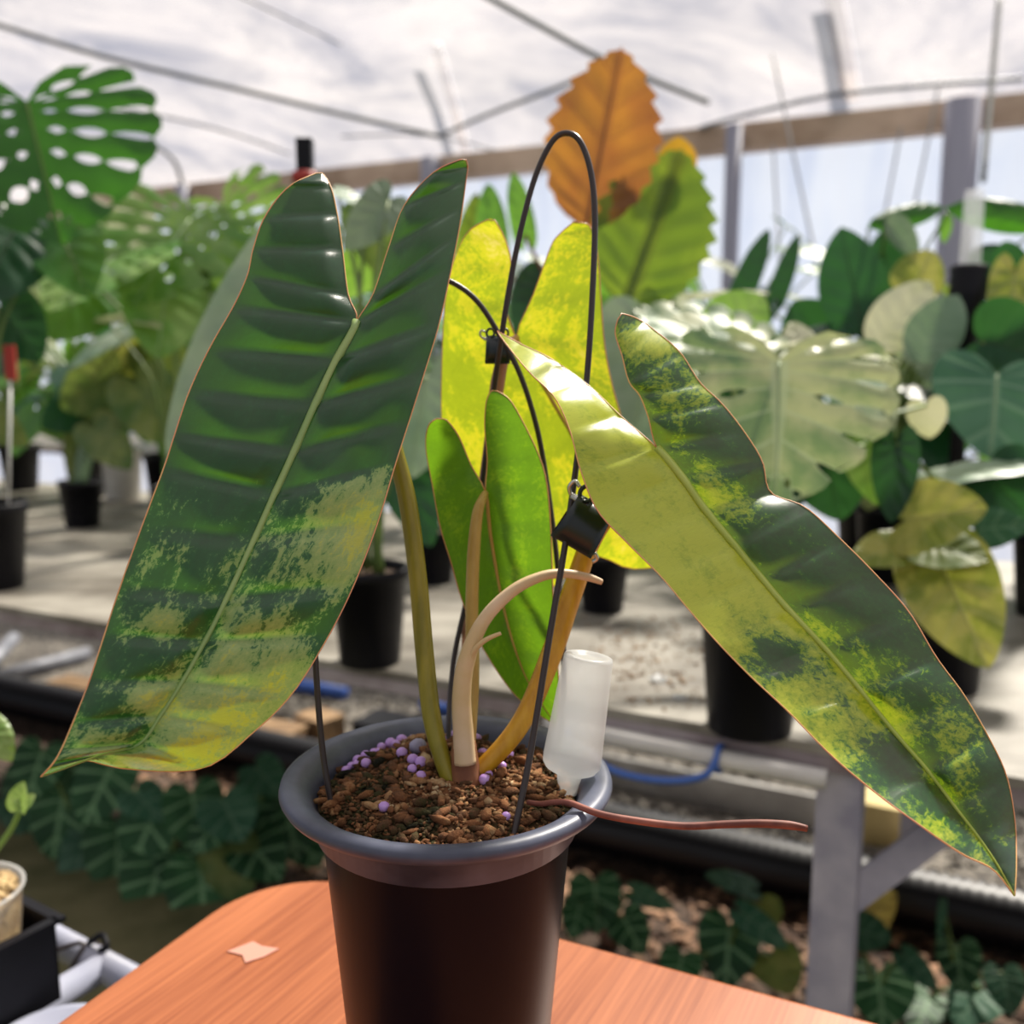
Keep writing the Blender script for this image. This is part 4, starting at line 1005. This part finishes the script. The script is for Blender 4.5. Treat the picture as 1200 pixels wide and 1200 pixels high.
for i in range(5000):
    u = rnd.uniform(-2.2, 1.6); v = rnd.uniform(1.43, 2.05)
    if abs(v - pipe_v(u)) < .062 or taken(u, v, .02) or any((uv(u, v, 0) - c_).length < .042 for c_ in CROWNS): continue
    c_ = uv(u, v, .004 + rnd.random()*.008); sz = rnd.uniform(.006, .022); an = rnd.random()*6.28
    dx = Vector((math.cos(an), math.sin(an), rnd.uniform(-.3,.3)))*sz; dy = Vector((-math.sin(an), math.cos(an), rnd.uniform(-.3,.3)))*sz*.5
    i0 = len(b.v); b.v += [c_-dx, c_-dy*1.1, c_+dx, c_+dy, c_ + Vector((0,0,sz*.2))]
    b.f += [[i0,i0+1,i0+4],[i0+1,i0+2,i0+4],[i0+2,i0+3,i0+4],[i0+3,i0,i0+4]]
M['litter'] = plain('leaf_litter', lin(70,48,36), .9, col2=lin(190,150,120), scale=14, lo=.4, hi=.62)
tag(b.build('leaf_litter', M['litter'], None, False), 'brown leaf litter covering the bed under the bench', 'litter', kind='stuff')
b = MB()
for i in range(2600):
    u = rnd.uniform(-2.2, 1.9); v = rnd.uniform(2.06, 3.1); sz = rnd.uniform(.006, .018)
    if abs(v - pipe_v(u)) < .046 + sz or taken(u, v, sz*1.05): continue
    c_ = uv(u, v, .012 + sz*.3); i0 = len(b.v)
    for q_ in ico: b.v.append(c_ + Vector((q_.x*sz, q_.y*sz*rnd.uniform(.7,1.2), q_.z*sz*.7)))
    for f in icof: b.f.append([i0+q for q in f])
tag(b.build('gravel', M['gravel'], None, False), 'grey gravel behind the black drain pipe', 'gravel', kind='stuff')
def gplant(name, label, gx, gy, leaves, group=None, stem='bgstem'):
    p = on_z(gx, gy, .004); t = thing(name, label, 'ground plant', p, group)
    MB().lathe([(0,0),(.02,0),(.024,.012),(.012,.028),(0,.032)], p, 10).build('crown', M['bgstem_red'], t)
    for i, (kind, bx, by, tx_, ty, w_, mt) in enumerate(leaves):
        d = (p - CAM).dot(FWD); db = d - .02*((i % 3) - 1) - .02
        base = px(bx, by, db); rt = ray(tx_, ty); tip = px(tx_, ty, min(db - .05, (.025 - CZ) / rt.z))
        zmin = min(base.z, tip.z)
        leaf_bg(t, kind, base, tip, w_*db/F, LM[mt], nhint=(CAM-base).normalized()*.8 + Vector((0,0,.5)), seed=gx+i, bend=.12)
        MB().tube([p + Vector((0,0,.025)), (p+base)/2 + Vector((0,0,.03)), base], [.004,.0035,.0025], 5, 4).build('petiole', M[stem], t)
gg = 'velvet leaved plants in the bed'
V, VL = 'velvet', 'velvetlight'
gplant('velvet_anthurium', 'dark velvet leaved plant in the bed nearest the seedling cup', 110, 1035, [('heart',75,930,60,1010,70,V),('heart',130,900,95,970,70,V),('heart',140,970,135,1055,80,V),('heart',50,880,30,940,60,V),('heart',100,985,80,1050,50,VL)])
gplant('velvet_anthurium', 'dark velvet leaved plant with hanging leaves under the tip of the big dark leaf', 190, 1060, [('heart',185,945,150,1020,75,V),('heart',190,1005,165,1085,85,V),('heart',225,930,235,1000,70,V),('heart',160,930,190,960,50,VL),('heart',210,1000,226,1048,62,V)])
gplant('velvet_anthurium', 'velvet leaved plant with one yellowing leaf in the bed beside the table corner', 262, 1078, [('heart',235,1015,240,1092,85,V),('heart',265,990,285,1060,70,'olive'),('heart',262,940,285,985,70,VL),('heart',290,985,330,1030,70,V),('heart',255,960,225,1000,50,V)])
gplant('velvet_anthurium', 'velvet leaved plant in the bed just left of the main pot', 318, 1030, [('heart',310,920,290,965,60,V),('heart',335,945,350,1010,70,V),('heart',300,900,330,930,50,VL),('heart',350,975,375,1015,60,V)])
gplant('velvet_anthurium', 'velvet leaved plant in the bed behind the dark drain pipe end', 60, 985, [('heart',40,905,15,960,60,V),('heart',75,890,110,930,60,V),('heart',20,940,60,990,50,VL)])
gplant('velvet_anthurium', 'velvet leaved plant in the bed just right of the main pot', 715, 1105, [('heart',697,1035,700,1095,62,V),('heart',730,1075,755,1118,50,V),('heart',680,1060,670,1100,40,V),('strap',742,1045,790,1062,26,VL)])
gplant('velvet_anthurium', 'velvet leaved plant with one big striped leaf in the bed left of the bench post', 850, 1150, [('heart',855,1085,850,1160,72,V),('strap',880,1040,830,1022,30,VL),('strap',870,1070,925,1110,34,VL),('heart',890,1060,908,1090,46,'olive'),('heart',905,1120,930,1165,60,'olive'),('heart',800,1120,790,1160,50,V)])
gplant('velvet_anthurium', 'velvet leaved plant half hidden behind the lower end of the bench post', 1025, 1185, [('heart',1030,1140,1035,1205,80,V),('heart',1000,1090,1045,1100,50,VL),('strap',1060,1120,1100,1160,30,VL)])
gplant('velvet_anthurium', 'velvet leaved plant with a tall stalk in the bed right of the bench post', 1120, 1185, [('heart',1122,1110,1128,1165,50,V),('heart',1150,1160,1120,1200,60,VL),('heart',1175,1140,1185,1190,45,VL),('heart',1090,1170,1070,1210,50,V),('strap',1105,1060,1100,1100,10,VL)])
p = px(1000, 1078, 1.75)
lb_ = on_z(992, 1088, .055); lt_ = on_z(1050, 1046, .145)
lf = leaf_bg(None, 'heart', lb_, lt_, 60*1.9/F, LM['litter'], seed=4, name='fallen_leaf')
tag(lf, 'yellowed striped leaf leaning behind the bench post', 'leaf')

# ------------------------------------------------------------------ seedling cup at the left edge
SZ = .60
st = on_z(95, 1118, SZ)
pd = (on_z(150, 1143, SZ) - on_z(55, 1093, SZ)).normalized()
stand = thing('pipe_stand', 'grey plastic pipe stand carrying the black tray at the table corner', 'stand', Vector((st.x, st.y, .06)))
for off in (0, .26):
    q0 = st + Vector((-pd.y, pd.x, 0)) * (-off if (Vector((-pd.y, pd.x,0)).y > 0) else off)
    MB().tube([q0 - pd*.5, q0 + pd*.16], .0135, 14, smooth=False).build('pipe', M['grey_pvc'], stand)
    for kx in (-.46, .13):
        MB().tube([q0 + pd*kx + Vector((0,0,-SZ+.06)), q0 + pd*kx], .0125, 10, smooth=False).build('leg', M['grey_pvc'], stand)
    qq = q0 + pd*.05
nvec = Vector((-pd.y, pd.x, 0)); nvec = nvec if nvec.y < 0 else -nvec
for e_ in (-.095, .036, .118):                         # cross pipes that carry the tray and the saucer
    MB().tube([st + pd*e_, st + pd*e_ + nvec*.26], .0132, 14, smooth=False).build('pipe', M['grey_pvc'], stand)
wt = [st + pd*.012 + Vector((0,0,.016)), st + pd*.012 + nvec*-.016, st + pd*.012 - Vector((0,0,.017)), st + pd*.012 + nvec*.02 - Vector((0,0,.004)), st + pd*.012 + Vector((0,0,.017)) + nvec*.004, st - pd*.012 + nvec*.020 + Vector((0,0,.010)), st - pd*.035 + nvec*.034 + Vector((0,0,.004)), st - pd*.06 + nvec*.046 + Vector((0,0,.002))]
tag(MB().tube(wt, .0022, 6).build('wire_tie', M['wire'], None, loc=st), 'dark wire tie twisted round the grey pipe by the tray', 'wire')
tw_ = [st + pd*.014 + Vector((0,0,.016)), st + pd*.024 + Vector((.004,.006,.024)), st + pd*.038 + Vector((0,.004,.018)), st + pd*.03 + Vector((0,.0,.014))]
tag(MB().tube(tw_, .003, 6).build('wire_tie', M['black'], None, loc=st), 'black twisted end of the tie on the grey pipe', 'wire')
# tray: open square box with rim
tz0 = SZ + .0137; th = .075
tcx = px(-12, 1085, .80); tc_ = Vector((tcx.x, tcx.y, 0))
ra = on_z(0, 1142, .68) ; 
e_t = pd; f_t = nvec
tray_c = on_z(58, 1078, tz0 + th) - e_t*.085 + f_t*.075
tray_c = Vector((tray_c.x, tray_c.y, 0))
tray = thing('plant_tray', 'black plastic plant tray on the grey pipe stand', 'tray', tray_c + Vector((0,0,tz0)))
hw_, hl_ = .08, .085
def tb_(a0,a1,b0,b1,z0,z1): return MB().box(tray_c + e_t*(a0+a1)/2 + f_t*(b0+b1)/2 + Vector((0,0,(z0+z1)/2)), e_t*(a1-a0)/2, f_t*(b1-b0)/2, Vector((0,0,(z1-z0)/2)))
tb_(-hl_, hl_, -hw_, hw_, tz0, tz0+.003).build('tray_floor', M['black'], tray, False)
for (a0,a1,b0,b1) in ((-hl_,hl_,-hw_,-hw_+.003),(-hl_,hl_,hw_-.003,hw_),(-hl_,-hl_+.003,-hw_,hw_),(hl_-.003,hl_,-hw_,hw_)):
    tb_(a0,a1,b0,b1,tz0+.003,tz0+th-.004).build('tray_side', M['black'], tray, False)
for (a0,a1,b0,b1) in ((-hl_-.006,hl_+.006,-hw_-.006,-hw_+.003),(-hl_-.006,hl_+.006,hw_-.003,hw_+.006),(-hl_-.006,-hl_+.003,-hw_,hw_),(hl_-.003,hl_+.006,-hw_,hw_)):
    tb_(a0,a1,b0,b1,tz0+th-.004,tz0+th).build('tray_rim', M['black'], tray, False)
cc = tray_c + e_t*.036 + f_t*(-.030) ; cz = tz0 + .003
cup = thing('seedling_cup', 'clear plastic cup of sphagnum moss with a tiny sprout in the black tray', 'potted plant', Vector((cc.x, cc.y, cz)))
cbs = Vector((cc.x, cc.y, cz)); CH = .105; CR = .046
MB().lathe([(0,.001),(CR*.78,.001),(CR*.8,.003),(CR,CH-.003),(CR*1.05,CH-.002),(CR*1.05,CH),(CR*.985,CH),(CR*.96,CH-.004)], cbs, 32).build('cup_wall', M['clearcup'], cup)
b = MB().lathe([(CR*.78,.004),(CR*.95,CH*.93),(CR*.7,CH*1.0),(CR*.35,CH*1.05),(.0002,CH*1.07)], cbs, 24)
b.v = [v + Vector((noise.noise(v*120), noise.noise(v*120+Vector((5,0,0))), noise.noise(v*110+Vector((0,7,0)))))*.0035 for v in b.v]
b.build('moss_filling', M['moss_cup'], cup)
b = MB(); rnd = random.Random(9)
for i in range(260):
    rr = CR*.88*math.sqrt(rnd.random()); an = rnd.random()*6.28; sz = rnd.uniform(.0015,.004)
    c_ = cbs + Vector((rr*math.cos(an), rr*math.sin(an), CH*(1.07 - .13*(rr/CR)**2))); i0 = len(b.v)
    for q_ in ico: b.v.append(c_ + Vector((q_.x*sz*rnd.uniform(.6,1.6), q_.y*sz, q_.z*sz*.8)))
    for f in icof: b.f.append([i0+q for q in f])
tag(b.build('moss_strands', M['moss_cup'], cup), kind='stuff')
dcup = (cbs + Vector((0,0,CH)) - CAM).dot(FWD)
sb = cbs + Vector((0,0,CH*.95))
p1, p2 = px(18, 962, dcup), px(24, 945, dcup)
MB().tube([sb, px(4, 985, dcup), p1, p2], [.0026,.0026,.0024,.002], 8).build('stem', M['stem_green'], cup)
LM['sprout'] = leaf_mat('leaf_sprout', (.20,.36,.08,1), (.42,.55,.22,1), 60, .4,.6, (.5,.7,.1,1), .35, .35)
leaf_bg(cup, 'heart', p2, px(26, 915, dcup), 30*dcup/F, LM['sprout'], nhint=(-.3,-.9,.2), fold=.5, seed=2)
leaf_bg(cup, 'heart', p2, px(41, 930, dcup+.004), 18*dcup/F, LM['sprout'], nhint=(.3,-.6,.6), fold=.4, seed=5)
s2 = px(-18, 900, dcup)
MB().tube([sb + Vector((-.01,0,0)), px(-20, 950, dcup), s2], [.0024,.0022,.002], 8).build('stem', M['stem_green'], cup)
leaf_bg(cup, 'heart', px(-14, 850, dcup), px(14, 888, dcup-.01), 38*dcup/F, LM['sprout'], nhint=(.2,-.6,.7), fold=.2, seed=8, bend=.4)
# white plastic lid lying on the stand next to the table
lc = on_z(62, 1240, SZ+.0137); lid = thing('plastic_saucer', 'round pale grey plastic saucer on the pipe stand beside the wooden table', 'saucer', lc)
MB().lathe([(0,.004),(.045,.004),(.05,.008),(.055,.008),(.056,.004),(.054,0),(0,0)], lc, 40).build('saucer_dish', M['grey_pvc'], lid)
